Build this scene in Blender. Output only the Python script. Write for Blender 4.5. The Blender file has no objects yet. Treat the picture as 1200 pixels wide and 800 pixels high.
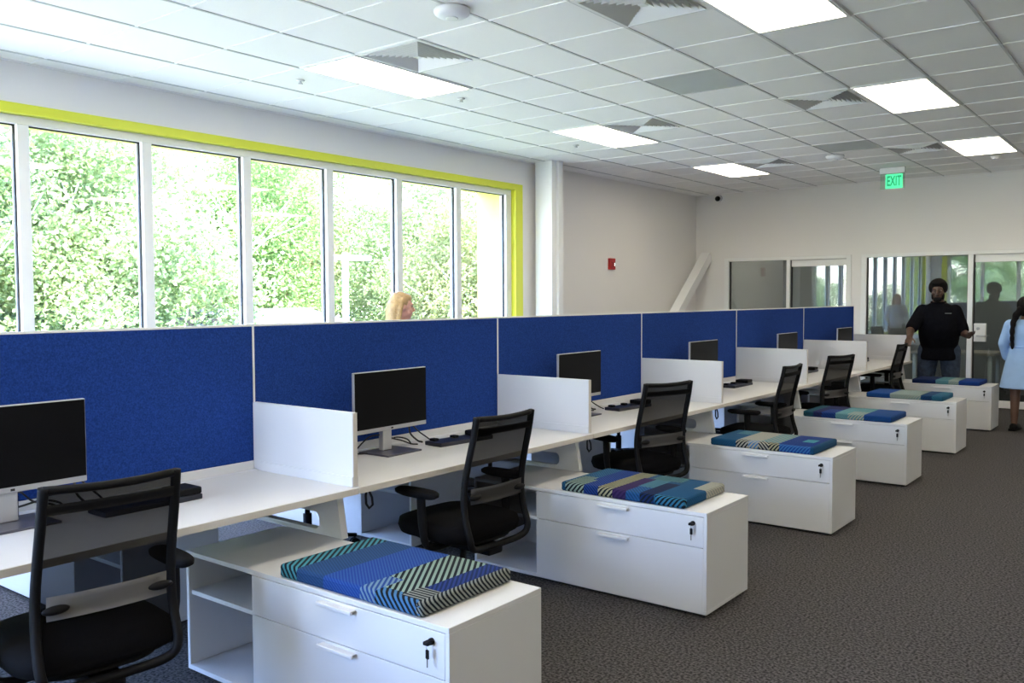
import bpy, bmesh, math, random
from mathutils import Vector, Matrix
R = math.radians
scene = bpy.context.scene
C = scene.collection

# ------------------------------------------------------------------ camera
YAW, PITCH, ROLL = 0.6569, -0.0489, -0.0043
CAM = Vector((3.498, -2.541, 1.529))
cy_, sy_, cp_, sp_ = math.cos(YAW), math.sin(YAW), math.cos(PITCH), math.sin(PITCH)
fwd = Vector((-sy_*cp_, cy_*cp_, sp_)); rgt = Vector((cy_, sy_, 0)); upv = rgt.cross(fwd)
rr = rgt*math.cos(ROLL) + upv*math.sin(ROLL); uu = -rgt*math.sin(ROLL) + upv*math.cos(ROLL)
cam_data = bpy.data.cameras.new('camera'); cam = bpy.data.objects.new('camera', cam_data); C.objects.link(cam)
m = Matrix.Identity(4)
for i in range(3):
    m[i][0] = rr[i]; m[i][1] = uu[i]; m[i][2] = -fwd[i]; m[i][3] = CAM[i]
cam.matrix_world = m
cam_data.sensor_width = 36.0; cam_data.lens = 1041.57/1200*36.0; cam_data.clip_end = 300
scene.camera = cam

# ------------------------------------------------------------------ light
world = bpy.data.worlds.new('world'); scene.world = world; world.use_nodes = True
wn = world.node_tree.nodes; wl = world.node_tree.links
sky = wn.new('ShaderNodeTexSky'); sky.sky_type = 'NISHITA'; sky.sun_disc = False
sky.sun_elevation = R(52); sky.sun_rotation = R(150); sky.air_density = 1.2; sky.dust_density = 0.8; sky.ozone_density = 2.0
bg = wn['Background']; bg.inputs['Strength'].default_value = 3.6
tint = wn.new('ShaderNodeMix'); tint.data_type = 'RGBA'; tint.blend_type = 'MULTIPLY'; tint.inputs['Factor'].default_value = 1.0
tint.inputs['B'].default_value = (0.91, 0.92, 1.20, 1)
wl.new(sky.outputs[0], tint.inputs['A']); wl.new(tint.outputs['Result'], bg.inputs['Color'])

sd = bpy.data.lights.new('sun', 'SUN'); sd.energy = 34; sd.angle = R(0.6); sd.color = (1.0, 0.97, 0.93)
sun = bpy.data.objects.new('sun', sd); C.objects.link(sun)
sun.rotation_euler = Vector((-0.62, 0.12, -0.77)).to_track_quat('-Z', 'Y').to_euler()   # from behind the building, over the roof

scene.view_settings.view_transform = 'Standard'
scene.view_settings.look = 'None'
scene.view_settings.gamma = 1.0
scene.view_settings.use_curve_mapping = False
scene.view_settings.exposure = 0.40
scene.cycles.use_denoising = True
scene.cycles.max_bounces = 10
scene.cycles.diffuse_bounces = 5
scene.cycles.transparent_max_bounces = 24
scene.cycles.sample_clamp_indirect = 8.0

# room numbers
XW, XE, YS, YB, ZC = -3.07, 6.6, -5.2, 10.95, 3.188
TX, TY, TX0, TY0 = 0.585, 0.624, -1.673, 1.668            # ceiling grid pitch and origin
W = 1.829                                                   # one workstation bay

# window portals (sampling aids in the real openings)
def portal(name, loc, rot, sx, sy):
    d = bpy.data.lights.new(name, 'AREA'); d.shape = 'RECTANGLE'; d.size = sx; d.size_y = sy; d.cycles.is_portal = True
    o = bpy.data.objects.new(name, d); C.objects.link(o); o.location = loc; o.rotation_euler = rot
portal('daylight_portal_side', (-3.24, 0.8, 1.62), (0, R(-90), 0), 2.4, 10.6)
portal('daylight_portal_rear', (-0.65, YS-0.12, 1.62), (R(90), 0, 0), 4.2, 2.4)

# ------------------------------------------------------------------ materials
MATS = {}
def nt(name):
    m = bpy.data.materials.new(name); m.use_nodes = True
    n = m.node_tree.nodes; l = m.node_tree.links
    return m, n, l, n['Principled BSDF']
def mat(name, col, rough=0.5, metal=0.0, spec=0.5, noise=None, bump=None, emit=None, coat=0.0, sheen=0.0):
    if name in MATS: return MATS[name]
    m, n, l, b = nt(name)
    b.inputs['Base Color'].default_value = (*col, 1); b.inputs['Roughness'].default_value = rough
    b.inputs['Metallic'].default_value = metal; b.inputs['Specular IOR Level'].default_value = spec
    b.inputs['Coat Weight'].default_value = coat; b.inputs['Sheen Weight'].default_value = sheen
    tc = n.new('ShaderNodeTexCoord')
    if noise:
        scale, amt = noise
        t = n.new('ShaderNodeTexNoise'); t.inputs['Scale'].default_value = scale; t.inputs['Detail'].default_value = 6
        l.new(tc.outputs['Object'], t.inputs['Vector'])
        r = n.new('ShaderNodeValToRGB')
        r.color_ramp.elements[0].position = 0.3; r.color_ramp.elements[1].position = 0.7
        r.color_ramp.elements[0].color = (*[max(0, c*(1-amt)) for c in col], 1); r.color_ramp.elements[1].color = (*[min(1, c*(1+amt)) for c in col], 1)
        l.new(t.outputs['Fac'], r.inputs['Fac']); l.new(r.outputs['Color'], b.inputs['Base Color'])
    if bump:
        scale, st = bump
        t = n.new('ShaderNodeTexNoise'); t.inputs['Scale'].default_value = scale; t.inputs['Detail'].default_value = 4
        l.new(tc.outputs['Object'], t.inputs['Vector'])
        bp = n.new('ShaderNodeBump'); bp.inputs['Strength'].default_value = st; bp.inputs['Distance'].default_value = 0.01
        l.new(t.outputs['Fac'], bp.inputs['Height']); l.new(bp.outputs['Normal'], b.inputs['Normal'])
    if emit:
        b.inputs['Emission Color'].default_value = (*emit[0], 1); b.inputs['Emission Strength'].default_value = emit[1]
    MATS[name] = m
    return m
def glass_mat(name, tint, refl, extra=0.0):
    """thin sheet of glass: transparent, with a Fresnel mirror on top"""
    if name in MATS: return MATS[name]
    m, n, l, b = nt(name); n.remove(b)
    t = n.new('ShaderNodeBsdfTransparent'); t.inputs['Color'].default_value = (*tint, 1)
    g = n.new('ShaderNodeBsdfGlossy'); g.inputs['Roughness'].default_value = 0.0; g.inputs['Color'].default_value = (*refl, 1)
    f = n.new('ShaderNodeFresnel'); gm = n.new('ShaderNodeNewGeometry')
    io = n.new('ShaderNodeMath'); io.operation = 'MULTIPLY_ADD'; io.inputs[1].default_value = 1/1.52-1.52; io.inputs[2].default_value = 1.52   # same reflectance from both faces of the sheet
    l.new(gm.outputs['Backfacing'], io.inputs[0]); l.new(io.outputs[0], f.inputs['IOR'])
    a = n.new('ShaderNodeMath'); a.operation = 'MULTIPLY_ADD'; a.inputs[1].default_value = 1.0; a.inputs[2].default_value = extra
    a.use_clamp = True
    mx = n.new('ShaderNodeMixShader')
    l.new(f.outputs[0], a.inputs[0]); l.new(a.outputs[0], mx.inputs[0]); l.new(t.outputs[0], mx.inputs[1]); l.new(g.outputs[0], mx.inputs[2])
    l.new(mx.outputs[0], n['Material Output'].inputs['Surface'])
    MATS[name] = m
    return m
def net_mat(name, col, alpha):
    if name in MATS: return MATS[name]
    m, n, l, b = nt(name)
    b.inputs['Base Color'].default_value = (*col, 1); b.inputs['Roughness'].default_value = 0.9; b.inputs['Specular IOR Level'].default_value = 0.04
    b.inputs['Alpha'].default_value = alpha
    MATS[name] = m
    return m

PAINT = mat('wall_paint', (0.80, 0.78, 0.755), 0.75, bump=(180, 0.03), noise=(0.7, 0.015))
PAINT_COL = mat('column_paint', (0.84, 0.84, 0.82), 0.55)
TILE = mat('ceiling_tile_white', (0.92, 0.91, 0.90), 0.9, bump=(260, 0.12), noise=(300, 0.03))
GRIDM = mat('grid_steel_white', (0.60, 0.60, 0.60), 0.5)
LAM = mat('white_laminate', (0.655, 0.655, 0.67), 0.38, noise=(1.5, 0.01))
LAMW = mat('desk_laminate', (0.64, 0.628, 0.625), 0.42, noise=(2.0, 0.012))
EDGE = mat('pale_edge_band', (0.66, 0.62, 0.57), 0.5)
FRAMEW = mat('window_frame_white', (0.82, 0.82, 0.80), 0.4)
GASKET = mat('black_gasket', (0.02, 0.02, 0.022), 0.6)
YELLOW = mat('yellow_green_paint', (0.72, 0.76, 0.05), 0.4)
YELLOWX = mat('yellow_outside_panel', (0.72, 0.71, 0.13), 0.5)
BLACKP = mat('black_plastic', (0.006, 0.006, 0.007), 0.6, spec=0.15)
BLACKM = mat('black_fabric_seat', (0.006, 0.006, 0.007), 0.9, spec=0.1, bump=(600, 0.1))
NAVYP = mat('dark_navy_plastic', (0.012, 0.014, 0.028), 0.4)
STEEL = mat('silver_metal', (0.55, 0.55, 0.57), 0.35, metal=0.7)
CHROME = mat('chrome', (0.75, 0.75, 0.76), 0.15, metal=1.0)
SCREEN = mat('screen_off', (0.003, 0.003, 0.004), 0.35, spec=0.12)
RUBBER = mat('cable_black', (0.01, 0.01, 0.011), 0.5)
PLINTH = mat('dark_plinth', (0.03, 0.03, 0.032), 0.6)
GREYP = mat('grey_ceiling_panel', (0.50, 0.53, 0.52), 0.6, noise=(2.0, 0.06))
NET = net_mat('chair_netting', (0.005, 0.005, 0.006), 0.92)
LUMB = net_mat('lumbar_translucent', (0.16, 0.155, 0.155), 0.82)
RED = mat('alarm_red', (0.42, 0.015, 0.015), 0.35)
WHITEP = mat('white_plastic', (0.82, 0.82, 0.85), 0.4)
SKIN_DARK = mat('skin_dark_brown', (0.065, 0.031, 0.019), 0.5, noise=(9, 0.12))
SKIN_MED = mat('skin_brown', (0.13, 0.062, 0.038), 0.5, noise=(9, 0.10))
SKIN_FAIR = mat('skin_fair', (0.62, 0.32, 0.23), 0.5, noise=(9, 0.08))
HAIR_B = mat('hair_black', (0.005, 0.004, 0.004), 0.8, spec=0.15, bump=(90, 0.5))
HAIR_Y = mat('hair_blond', (0.46, 0.29, 0.12), 0.5, bump=(70, 0.6), noise=(22, 0.25))
SHIRT = mat('black_polo', (0.005, 0.005, 0.007), 0.95, spec=0.05, noise=(30, 0.2))
DENIM = mat('blue_denim', (0.025, 0.038, 0.066), 0.9, noise=(25, 0.35))
DRESS = mat('light_blue_cloth', (0.31, 0.46, 0.70), 0.85, noise=(8, 0.06), bump=(14, 0.3))
TOPC = mat('white_blouse', (0.75, 0.74, 0.72), 0.85)
GLASS_OUT = glass_mat('clear_window_glass', (0.93, 0.96, 0.95), (0.9, 0.95, 0.95))
GLASS_IN = glass_mat('office_glass', (0.74, 0.79, 0.81), (0.90, 0.96, 1.0), 0.045)
BARK = mat('bark', (0.22, 0.17, 0.13), 0.9, noise=(6, 0.3))
BARKP = mat('pale_bark', (0.50, 0.45, 0.40), 0.9, noise=(6, 0.2))

def carpet_mat():
    m, n, l, b = nt('charcoal_carpet')
    tc = n.new('ShaderNodeTexCoord')
    a = n.new('ShaderNodeTexNoise'); a.inputs['Scale'].default_value = 85; a.inputs['Detail'].default_value = 5
    c = n.new('ShaderNodeTexNoise'); c.inputs['Scale'].default_value = 2.2; c.inputs['Detail'].default_value = 3
    l.new(tc.outputs['Object'], a.inputs['Vector']); l.new(tc.outputs['Object'], c.inputs['Vector'])
    r = n.new('ShaderNodeValToRGB'); e = r.color_ramp.elements
    e[0].position = 0.38; e[0].color = (0.016, 0.015, 0.015, 1); e[1].position = 0.62; e[1].color = (0.112, 0.104, 0.105, 1)
    l.new(a.outputs['Fac'], r.inputs['Fac'])
    mx = n.new('ShaderNodeMix'); mx.data_type = 'RGBA'; mx.blend_type = 'MULTIPLY'; mx.inputs['Factor'].default_value = 0.35
    r2 = n.new('ShaderNodeValToRGB'); r2.color_ramp.elements[0].color = (0.78, 0.74, 0.74, 1); r2.color_ramp.elements[1].color = (1, 1, 1, 1)
    l.new(c.outputs['Fac'], r2.inputs['Fac'])
    l.new(r.outputs['Color'], mx.inputs['A']); l.new(r2.outputs['Color'], mx.inputs['B'])
    l.new(mx.outputs['Result'], b.inputs['Base Color'])
    b.inputs['Roughness'].default_value = 0.95; b.inputs['Specular IOR Level'].default_value = 0.2
    bp = n.new('ShaderNodeBump'); bp.inputs['Strength'].default_value = 0.3; bp.inputs['Distance'].default_value = 0.004
    l.new(a.outputs['Fac'], bp.inputs['Height']); l.new(bp.outputs['Normal'], b.inputs['Normal'])
    return m
CARPET = carpet_mat()

def fabric_mat():
    m, n, l, b = nt('blue_felt')
    tc = n.new('ShaderNodeTexCoord')
    a = n.new('ShaderNodeTexNoise'); a.inputs['Scale'].default_value = 160; a.inputs['Detail'].default_value = 4
    l.new(tc.outputs['Object'], a.inputs['Vector'])
    r = n.new('ShaderNodeValToRGB'); e = r.color_ramp.elements
    e[0].position = 0.3; e[0].color = (0.008, 0.030, 0.16, 1); e[1].position = 0.7; e[1].color = (0.018, 0.060, 0.30, 1)
    l.new(a.outputs['Fac'], r.inputs['Fac']); l.new(r.outputs['Color'], b.inputs['Base Color'])
    b.inputs['Roughness'].default_value = 0.95; b.inputs['Specular IOR Level'].default_value = 0.15
    bp = n.new('ShaderNodeBump'); bp.inputs['Strength'].default_value = 0.2; bp.inputs['Distance'].default_value = 0.003
    l.new(a.outputs['Fac'], bp.inputs['Height']); l.new(bp.outputs['Normal'], b.inputs['Normal'])
    return m
FELT = fabric_mat()

def leaf_mat(name, c0, c1, trans=0.45):
    m, n, l, b = nt(name); n.remove(b)
    g = n.new('ShaderNodeNewGeometry'); r = n.new('ShaderNodeValToRGB')
    r.color_ramp.elements[0].color = (*c0, 1); r.color_ramp.elements[1].color = (*c1, 1)
    l.new(g.outputs['Random Per Island'], r.inputs['Fac'])
    d = n.new('ShaderNodeBsdfDiffuse'); t = n.new('ShaderNodeBsdfTranslucent'); mx = n.new('ShaderNodeMixShader'); mx.inputs[0].default_value = trans
    l.new(r.outputs['Color'], d.inputs['Color']); l.new(r.outputs['Color'], t.inputs['Color'])
    l.new(d.outputs[0], mx.inputs[1]); l.new(t.outputs[0], mx.inputs[2]); l.new(mx.outputs[0], n['Material Output'].inputs['Surface'])
    return m
LEAF_A = leaf_mat('leaf_green', (0.13, 0.22, 0.06), (0.32, 0.42, 0.15))
LEAF_B = leaf_mat('leaf_pale_green', (0.20, 0.28, 0.10), (0.42, 0.48, 0.24))
LEAF_C = leaf_mat('leaf_olive', (0.18, 0.22, 0.07), (0.40, 0.40, 0.19))

# ------------------------------------------------------------------ mesh helpers
def new_bm(): return bmesh.new()
def box(bm, x0, x1, y0, y1, z0, z1, bev=0.0, seg=2, mtx=None):
    if x0 > x1: x0, x1 = x1, x0
    if y0 > y1: y0, y1 = y1, y0
    v = [bm.verts.new((x, y, z)) for x in (x0, x1) for y in (y0, y1) for z in (z0, z1)]
    q = [(0,1,3,2), (4,6,7,5), (0,4,5,1), (2,3,7,6), (0,2,6,4), (1,5,7,3)]
    fs = [bm.faces.new([v[i] for i in f]) for f in q]
    if mtx is not None:
        for a in v: a.co = mtx @ a.co
    if bev > 0:
        es = list({e for f in fs for e in f.edges})
        bmesh.ops.bevel(bm, geom=es, offset=bev, segments=seg, affect='EDGES', profile=0.5)
    return bm
def tube(bm, pts, r, seg=8, closed=False, scale=None):
    """sweep a circle (or ellipse via scale=(a,b)) along points; r may be a list"""
    pts = [Vector(p) for p in pts]; n = len(pts)
    rs = r if isinstance(r, (list, tuple)) else [r]*n
    rings = []; up = None
    for i in range(n):
        if closed: t = pts[(i+1) % n] - pts[i-1]
        else: t = pts[min(i+1, n-1)] - pts[max(i-1, 0)]
        t.normalize()
        if up is None:
            a = Vector((0, 0, 1)) if abs(t.z) < 0.9 else Vector((0, 1, 0))
            up = (a - t*a.dot(t)).normalized()
        else:
            up = (up - t*up.dot(t))
            up = up.normalized() if up.length > 1e-6 else Vector((1, 0, 0))
        s = t.cross(up)
        sa, sb = scale if scale else (1, 1)
        rings.append([bm.verts.new(pts[i] + (up*math.cos(2*math.pi*k/seg)*sa + s*math.sin(2*math.pi*k/seg)*sb)*rs[i]) for k in range(seg)])
    m = n if closed else n-1
    for i in range(m):
        A, B = rings[i], rings[(i+1) % n]
        for k in range(seg):
            bm.faces.new((A[k], A[(k+1) % seg], B[(k+1) % seg], B[k]))
    if not closed:
        bm.faces.new(rings[0][::-1]); bm.faces.new(rings[-1])
    return bm
def loft(bm, rings, seg=20, power=2.0):
    """rings: (x, y, z, rx, ry[, rot]) horizontal super-ellipses, capped"""
    L = []
    for q in rings:
        x, y, z, rx, ry = q[:5]; rot = q[5] if len(q) > 5 else 0
        ring = []
        for k in range(seg):
            a = 2*math.pi*k/seg; c, s = math.cos(a), math.sin(a)
            px = rx*math.copysign(abs(c)**(2/power), c); py = ry*math.copysign(abs(s)**(2/power), s)
            ring.append(bm.verts.new((x + px*math.cos(rot) - py*math.sin(rot), y + px*math.sin(rot) + py*math.cos(rot), z)))
        L.append(ring)
    for A, B in zip(L, L[1:]):
        for k in range(seg): bm.faces.new((A[k], A[(k+1) % seg], B[(k+1) % seg], B[k]))
    bm.faces.new(L[0][::-1]); bm.faces.new(L[-1])
    return bm
def lathe(bm, prof, cx=0, cy=0, seg=20):
    L = []
    for r, z in prof:
        L.append([bm.verts.new((cx + r*math.cos(2*math.pi*k/seg), cy + r*math.sin(2*math.pi*k/seg), z)) for k in range(seg)])
    for A, B in zip(L, L[1:]):
        for k in range(seg): bm.faces.new((A[k], A[(k+1) % seg], B[(k+1) % seg], B[k]))
    bm.faces.new(L[0][::-1]); bm.faces.new(L[-1])
    return bm
def prism(bm, poly, axis, a, b, hole=None):
    """extrude polygon poly (2-D) along axis between a and b; hole has as many points as poly"""
    def P(p, t):
        if axis == 'y': return (p[0], t, p[1])
        if axis == 'x': return (t, p[0], p[1])
        return (p[0], p[1], t)
    A = [bm.verts.new(P(p, a)) for p in poly]; B = [bm.verts.new(P(p, b)) for p in poly]; n = len(poly)
    for k in range(n): bm.faces.new((A[k], A[(k+1) % n], B[(k+1) % n], B[k]))
    if hole:
        HA = [bm.verts.new(P(p, a)) for p in hole]; HB = [bm.verts.new(P(p, b)) for p in hole]
        for k in range(n):
            j = (k+1) % n
            bm.faces.new((HA[j], HA[k], HB[k], HB[j])); bm.faces.new((A[k], HA[k], HA[j], A[j])); bm.faces.new((B[j], HB[j], HB[k], B[k]))
    else:
        bm.faces.new(A[::-1]); bm.faces.new(B)
    return bm
def mesh_from(bm, name, material, smooth=False):
    bmesh.ops.recalc_face_normals(bm, faces=bm.faces)
    me = bpy.data.meshes.new(name); bm.to_mesh(me); bm.free()
    if smooth:
        for p in me.polygons: p.use_smooth = True
    if isinstance(material, (list, tuple)):
        for q in material: me.materials.append(q)
    else: me.materials.append(material)
    return me
def obj(name, data, parent=None, loc=None, rot=None):
    o = bpy.data.objects.new(name, data); C.objects.link(o)
    if parent is not None: o.parent = parent
    if loc is not None: o.location = loc
    if rot is not None: o.rotation_euler = rot
    return o
def part(name, bm, material, parent=None, smooth=False, loc=None, rot=None):
    return obj(name, mesh_from(bm, name, material, smooth), parent, loc, rot)
def tag(o, label=None, cat=None, group=None, kind=None):
    if label: o['label'] = label
    if cat: o['category'] = cat
    if group: o['group'] = group
    if kind: o['kind'] = kind
    return o
def thing(name, label, cat, loc=(0, 0, 0), rz=0.0, group=None):
    o = bpy.data.objects.new(name, None); C.objects.link(o); o.location = loc; o.rotation_euler = (0, 0, rz)
    o.empty_display_size = 0.1
    return tag(o, label, cat, group)
def copy_tree(o, parent=None):
    c = o.copy(); C.objects.link(c)
    if parent is not None: c.parent = parent
    for ch in list(o.children): copy_tree(ch, c)
    return c
def ssmooth(o, ang=40):
    me = o.data
    for p in me.polygons: p.use_smooth = True
    me.set_sharp_from_angle(angle=R(ang))
    return o
ORD = ['first', 'second', 'third', 'fourth', 'fifth', 'sixth', 'seventh', 'eighth', 'ninth', 'tenth']

# ------------------------------------------------------------------ the room shell
bm = new_bm(); box(bm, XW-0.3, XE+0.2, YS-0.3, 15.2, -0.3, 0.0)
tag(part('floor', bm, CARPET), 'dark charcoal flecked carpet over the whole office floor', 'floor', kind='structure')

Y_OPEN0, Y_OPEN1, Z_SILL, Z_HEAD = -4.55, 6.19, 0.42, 2.903
bm = new_bm()
box(bm, XW-0.18, XW, YS, Y_OPEN0, 0, ZC+0.25); box(bm, XW-0.18, XW, Y_OPEN1, 15.0, 0, ZC+0.25)
box(bm, XW-0.18, XW, Y_OPEN0, Y_OPEN1, Z_HEAD, ZC+0.25); box(bm, XW-0.18, XW, Y_OPEN0, Y_OPEN1, 0, Z_SILL)
tag(part('wall_left', bm, PAINT), 'off-white painted wall around the long yellow-framed window band', 'wall', kind='structure')
bm = new_bm()
box(bm, XW, -2.568, YB, YB+0.16, 0, 2.145); box(bm, -0.567, -0.426, YB, YB+0.16, 0, 2.145); box(bm, 2.14, XE, YB, YB+0.16, 0, 2.145)
box(bm, XW, XE, YB, YB+0.16, 2.145, ZC+0.25)
tag(part('wall_back', bm, PAINT), 'off-white end wall holding the glazed office fronts', 'wall', kind='structure')
bm = new_bm(); box(bm, XE, XE+0.18, YS, 15.0, 0, ZC+0.25)
tag(part('wall_right', bm, PAINT), 'plain off-white painted wall across the aisle', 'wall', kind='structure')
bm = new_bm()
RX0, RX1 = -2.75, 1.45
box(bm, XW-0.18, RX0, YS-0.18, YS, 0, ZC+0.25); box(bm, RX1, XE+0.18, YS-0.18, YS, 0, ZC+0.25)
box(bm, RX0, RX1, YS-0.18, YS, 2.86, ZC+0.25); box(bm, RX0, RX1, YS-0.18, YS, 0, Z_SILL)
tag(part('wall_rear', bm, PAINT), 'off-white wall with a second window band opposite the glazed offices', 'wall', kind='structure')

# ceiling: slab, exposed grid, tiles
bm = new_bm(); box(bm, XW-0.3, XE+0.3, YS-0.3, 15.2, ZC+0.2, ZC+0.5)
ceil_o = tag(part('ceiling', bm, PAINT), 'suspended white tile ceiling on an exposed grid', 'ceiling', kind='structure')
NX0, NX1 = -3, 15; NY0, NY1 = -11, 15
def gx(i): return TX0 + i*TX
def gy(j): return TY0 + j*TY
troffers = [(0,0), (0,5), (0,10), (5,0), (5,5), (5,10), (0,-5), (5,-5), (10,-5), (10,0), (10,5), (10,10), (0,-10), (5,-10), (10,-10)]
office_fill_lights = [(0,17), (5,17)]  # unseen lamps added to brighten the rooms behind the glass
vents = [(1,0), (1,5), (1,10), (4,0), (4,5), (4,10)]
greys = [(3,3), (3,9)]
taken = set(vents) | set(greys)
for (i, j) in troffers: taken |= {(i, j), (i, j+1)}
bmr = new_bm()
tile_mesh = None
cnt = 0
for i in range(NX0, NX1):
    for j in range(NY0, NY1):
        if (i, j) in taken: continue
        x0, x1 = max(gx(i), XW), min(gx(i+1), XE); y0, y1 = max(gy(j), YS), min(gy(j+1), YB)
        if x1-x0 < 0.03 or y1-y0 < 0.03: continue
        full = abs(x1-x0-TX) < 1e-6 and abs(y1-y0-TY) < 1e-6
        seen = (i <= 9 and j >= -3) and not (i > 5 and j < 0)
        if not seen:
            box(bmr, x0+0.007, x1-0.007, y0+0.007, y1-0.007, ZC+0.004, ZC+0.02); continue
        if full:
            if tile_mesh is None:
                bt = new_bm(); box(bt, 0.007, TX-0.007, 0.007, TY-0.007, 0.003, 0.02); tile_mesh = mesh_from(bt, 'ceiling_tile', TILE)
            obj('ceiling_tile', tile_mesh, ceil_o, (gx(i), gy(j), ZC))
        else:
            bt = new_bm(); box(bt, 0.007, x1-x0-0.007, 0.007, y1-y0-0.007, 0.003, 0.02)
            part('ceiling_tile', bt, TILE, ceil_o, loc=(x0, y0, ZC))
        cnt += 1
tag(part('ceiling_tile', bmr, TILE, ceil_o), kind='stuff')
for i in range(NX0+1, NX1):
    if XW < gx(i) < XE:
        bm = new_bm(); box(bm, gx(i)-0.009, gx(i)+0.009, YS, YB, ZC-0.002, ZC+0.012); part('grid_bar', bm, GRIDM, ceil_o)
for j in range(NY0+1, NY1+1):
    if YS < gy(j) < YB:
        bm = new_bm(); box(bm, XW, XE, gy(j)-0.009, gy(j)+0.009, ZC-0.002, ZC+0.012); part('grid_bar', bm, TILE, ceil_o)
bm = new_bm(); box(bm, XW, XW+0.02, YS, YB, ZC-0.004, ZC+0.02); box(bm, XW, XE, YB-0.02, YB, ZC-0.004, ZC+0.02)
part('edge_angle', bm, TILE, ceil_o)

# column, diagonal brace
bm = new_bm(); box(bm, -2.985, -2.735, 6.345, 6.45, 0, ZC+0.1, 0.006); box(bm, -2.95, -2.705, 6.45, 6.545, 0, ZC+0.1, 0.004)
tag(part('column', bm, PAINT_COL), 'white boxed steel column beside the window wall', 'column', kind='structure')
def bar_between(bm, a, b, w, h):
    a, b = Vector(a), Vector(b); t = (b-a).normalized(); s = t.cross(Vector((0, 0, 1))).normalized(); u = s.cross(t)
    v = []
    for p in (a, b):
        for (i, j) in ((-1,-1), (1,-1), (1,1), (-1,1)): v.append(bm.verts.new(p + s*i*w/2 + u*j*h/2))
    for f in ((0,1,2,3), (7,6,5,4), (0,4,5,1), (1,5,6,2), (2,6,7,3), (3,7,4,0)): bm.faces.new([v[i] for i in f])
bm = new_bm(); bar_between(bm, (-2.87, 10.94, 2.20), (-2.87, 8.42, 0.06), 0.15, 0.14)
br = tag(part('diagonal_brace', bm, PAINT_COL), 'white square steel brace slanting up to the end wall corner', 'brace', kind='structure')
bm = new_bm(); box(bm, -2.98, -2.76, 8.2, 8.62, 0, 0.02, 0.003); part('base_plate', bm, PAINT_COL, br)

# ------------------------------------------------------------------ windows
MULL = [0.386 + 0.938*k for k in range(-5, 6)]          # mullion centres along the side window
def window_band(name, label, mull, c0, c1, zb, zt, axis, plane, depth, mw=0.082, inward=1):
    """frame bars and panes of a ribbon window; axis 'y' lies on a wall x=plane, axis 'x' on y=plane"""
    root = thing(name, label, 'window'); root['kind'] = 'structure'
    def bx(b, a0, a1, z0, z1, d0, d1, bev=0.003):
        if axis == 'y': box(b, plane+d0, plane+d1, a0, a1, z0, z1, bev, 1)
        else: box(b, a0, a1, plane+d0, plane+d1, z0, z1, bev, 1)
    for nm, (a0, a1, z0, z1) in (('head_rail', (c0, c1, zt-0.062, zt)), ('sill_rail', (c0, c1, zb, zb+0.07)), ('jamb', (c0, c0+0.10, zb+0.07, zt-0.062)), ('jamb', (c1-0.10, c1, zb+0.07, zt-0.062))):
        b = new_bm(); bx(b, a0, a1, z0, z1, -depth, 0); part(nm, b, FRAMEW, root)
    for y in mull:
        b = new_bm(); bx(b, y-mw/2, y+mw/2, zb+0.07, zt-0.062, -depth, 0.0); part('mullion', b, FRAMEW, root)
    edges = [c0+0.10] + [v for y in mull for v in (y-mw/2, y+mw/2)] + [c1-0.10]
    for a0, a1 in zip(edges[0::2], edges[1::2]):
        b = new_bm()
        g = 0.011
        for (p0, p1, q0, q1) in ((a0, a0+g, zb+0.07, zt-0.062), (a1-g, a1, zb+0.07, zt-0.062), (a0+g, a1-g, zt-0.062-g*0.8, zt-0.062), (a0+g, a1-g, zb+0.07, zb+0.07+g)):
            bx(b, p0, p1, q0, q1, -depth*0.62, -depth*0.38, 0)
        pn = part('gasket', b, GASKET, root)
        b = new_bm(); bx(b, a0, a1, zb+0.07, zt-0.062, -depth*0.5-0.003, -depth*0.5+0.003, 0); part('pane', b, GLASS_OUT, root)
    return root
window_band('window_1', 'long ribbon window with white mullions looking out on trees', MULL, -4.40, 6.045, 0.57, 2.832, 'y', XW-0.055, 0.10)
window_band('window_2', 'white mullioned window band in the wall facing the glazed offices', [RX0+0.15+0.955*(k+1) for k in range(3)], RX0+0.13, RX1-0.13, 0.57, 2.79, 'x', YS-0.04, 0.10)
# yellow-green casing inside, lighter yellow box surround outside
bm = new_bm()
XI, XO = XW+0.012, XW-0.17
box(bm, XO, XI, Y_OPEN0, Y_OPEN1, 2.832, Z_HEAD, 0.003, 1); box(bm, XO, XI, 6.045, Y_OPEN1, Z_SILL+0.0, 2.832, 0.003, 1)
box(bm, XO, XI, Y_OPEN0, -4.40, Z_SILL, 2.832, 0.003, 1); box(bm, XO, XI+0.03, -4.40, 6.045, Z_SILL, 0.57, 0.003, 1)
tag(part('trim_1', bm, YELLOW), 'bright yellow-green casing around the long ribbon window', 'window trim', kind='structure')
bm = new_bm()
box(bm, XW-0.60, XW-0.18, Y_OPEN0-0.25, 6.30, 2.84, 3.02); box(bm, XW-0.60, XW-0.18, 6.05, 6.30, 0.2, 2.84)
box(bm, XW-0.60, XW-0.18, Y_OPEN0-0.25, Y_OPEN0, 0.2, 2.84); box(bm, XW-0.60, XW-0.18, Y_OPEN0-0.25, 6.30, 0.2, 0.5)
tag(part('trim_2', bm, YELLOWX), 'sunlit yellow box surround outside the long ribbon window', 'window trim', kind='structure')
bm = new_bm()
box(bm, RX0, RX1, YS-0.17, YS+0.012, 2.79, 2.86, 0.003, 1); box(bm, RX0, RX0+0.13, YS-0.17, YS+0.012, Z_SILL, 2.79, 0.003, 1)
box(bm, RX1-0.13, RX1, YS-0.17, YS+0.012, Z_SILL, 2.79, 0.003, 1); box(bm, RX0+0.13, RX1-0.13, YS-0.17, YS+0.04, Z_SILL, 0.57, 0.003, 1)
tag(part('trim_3', bm, YELLOW), 'yellow-green casing around the window opposite the glazed offices', 'window trim', kind='structure')

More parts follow.
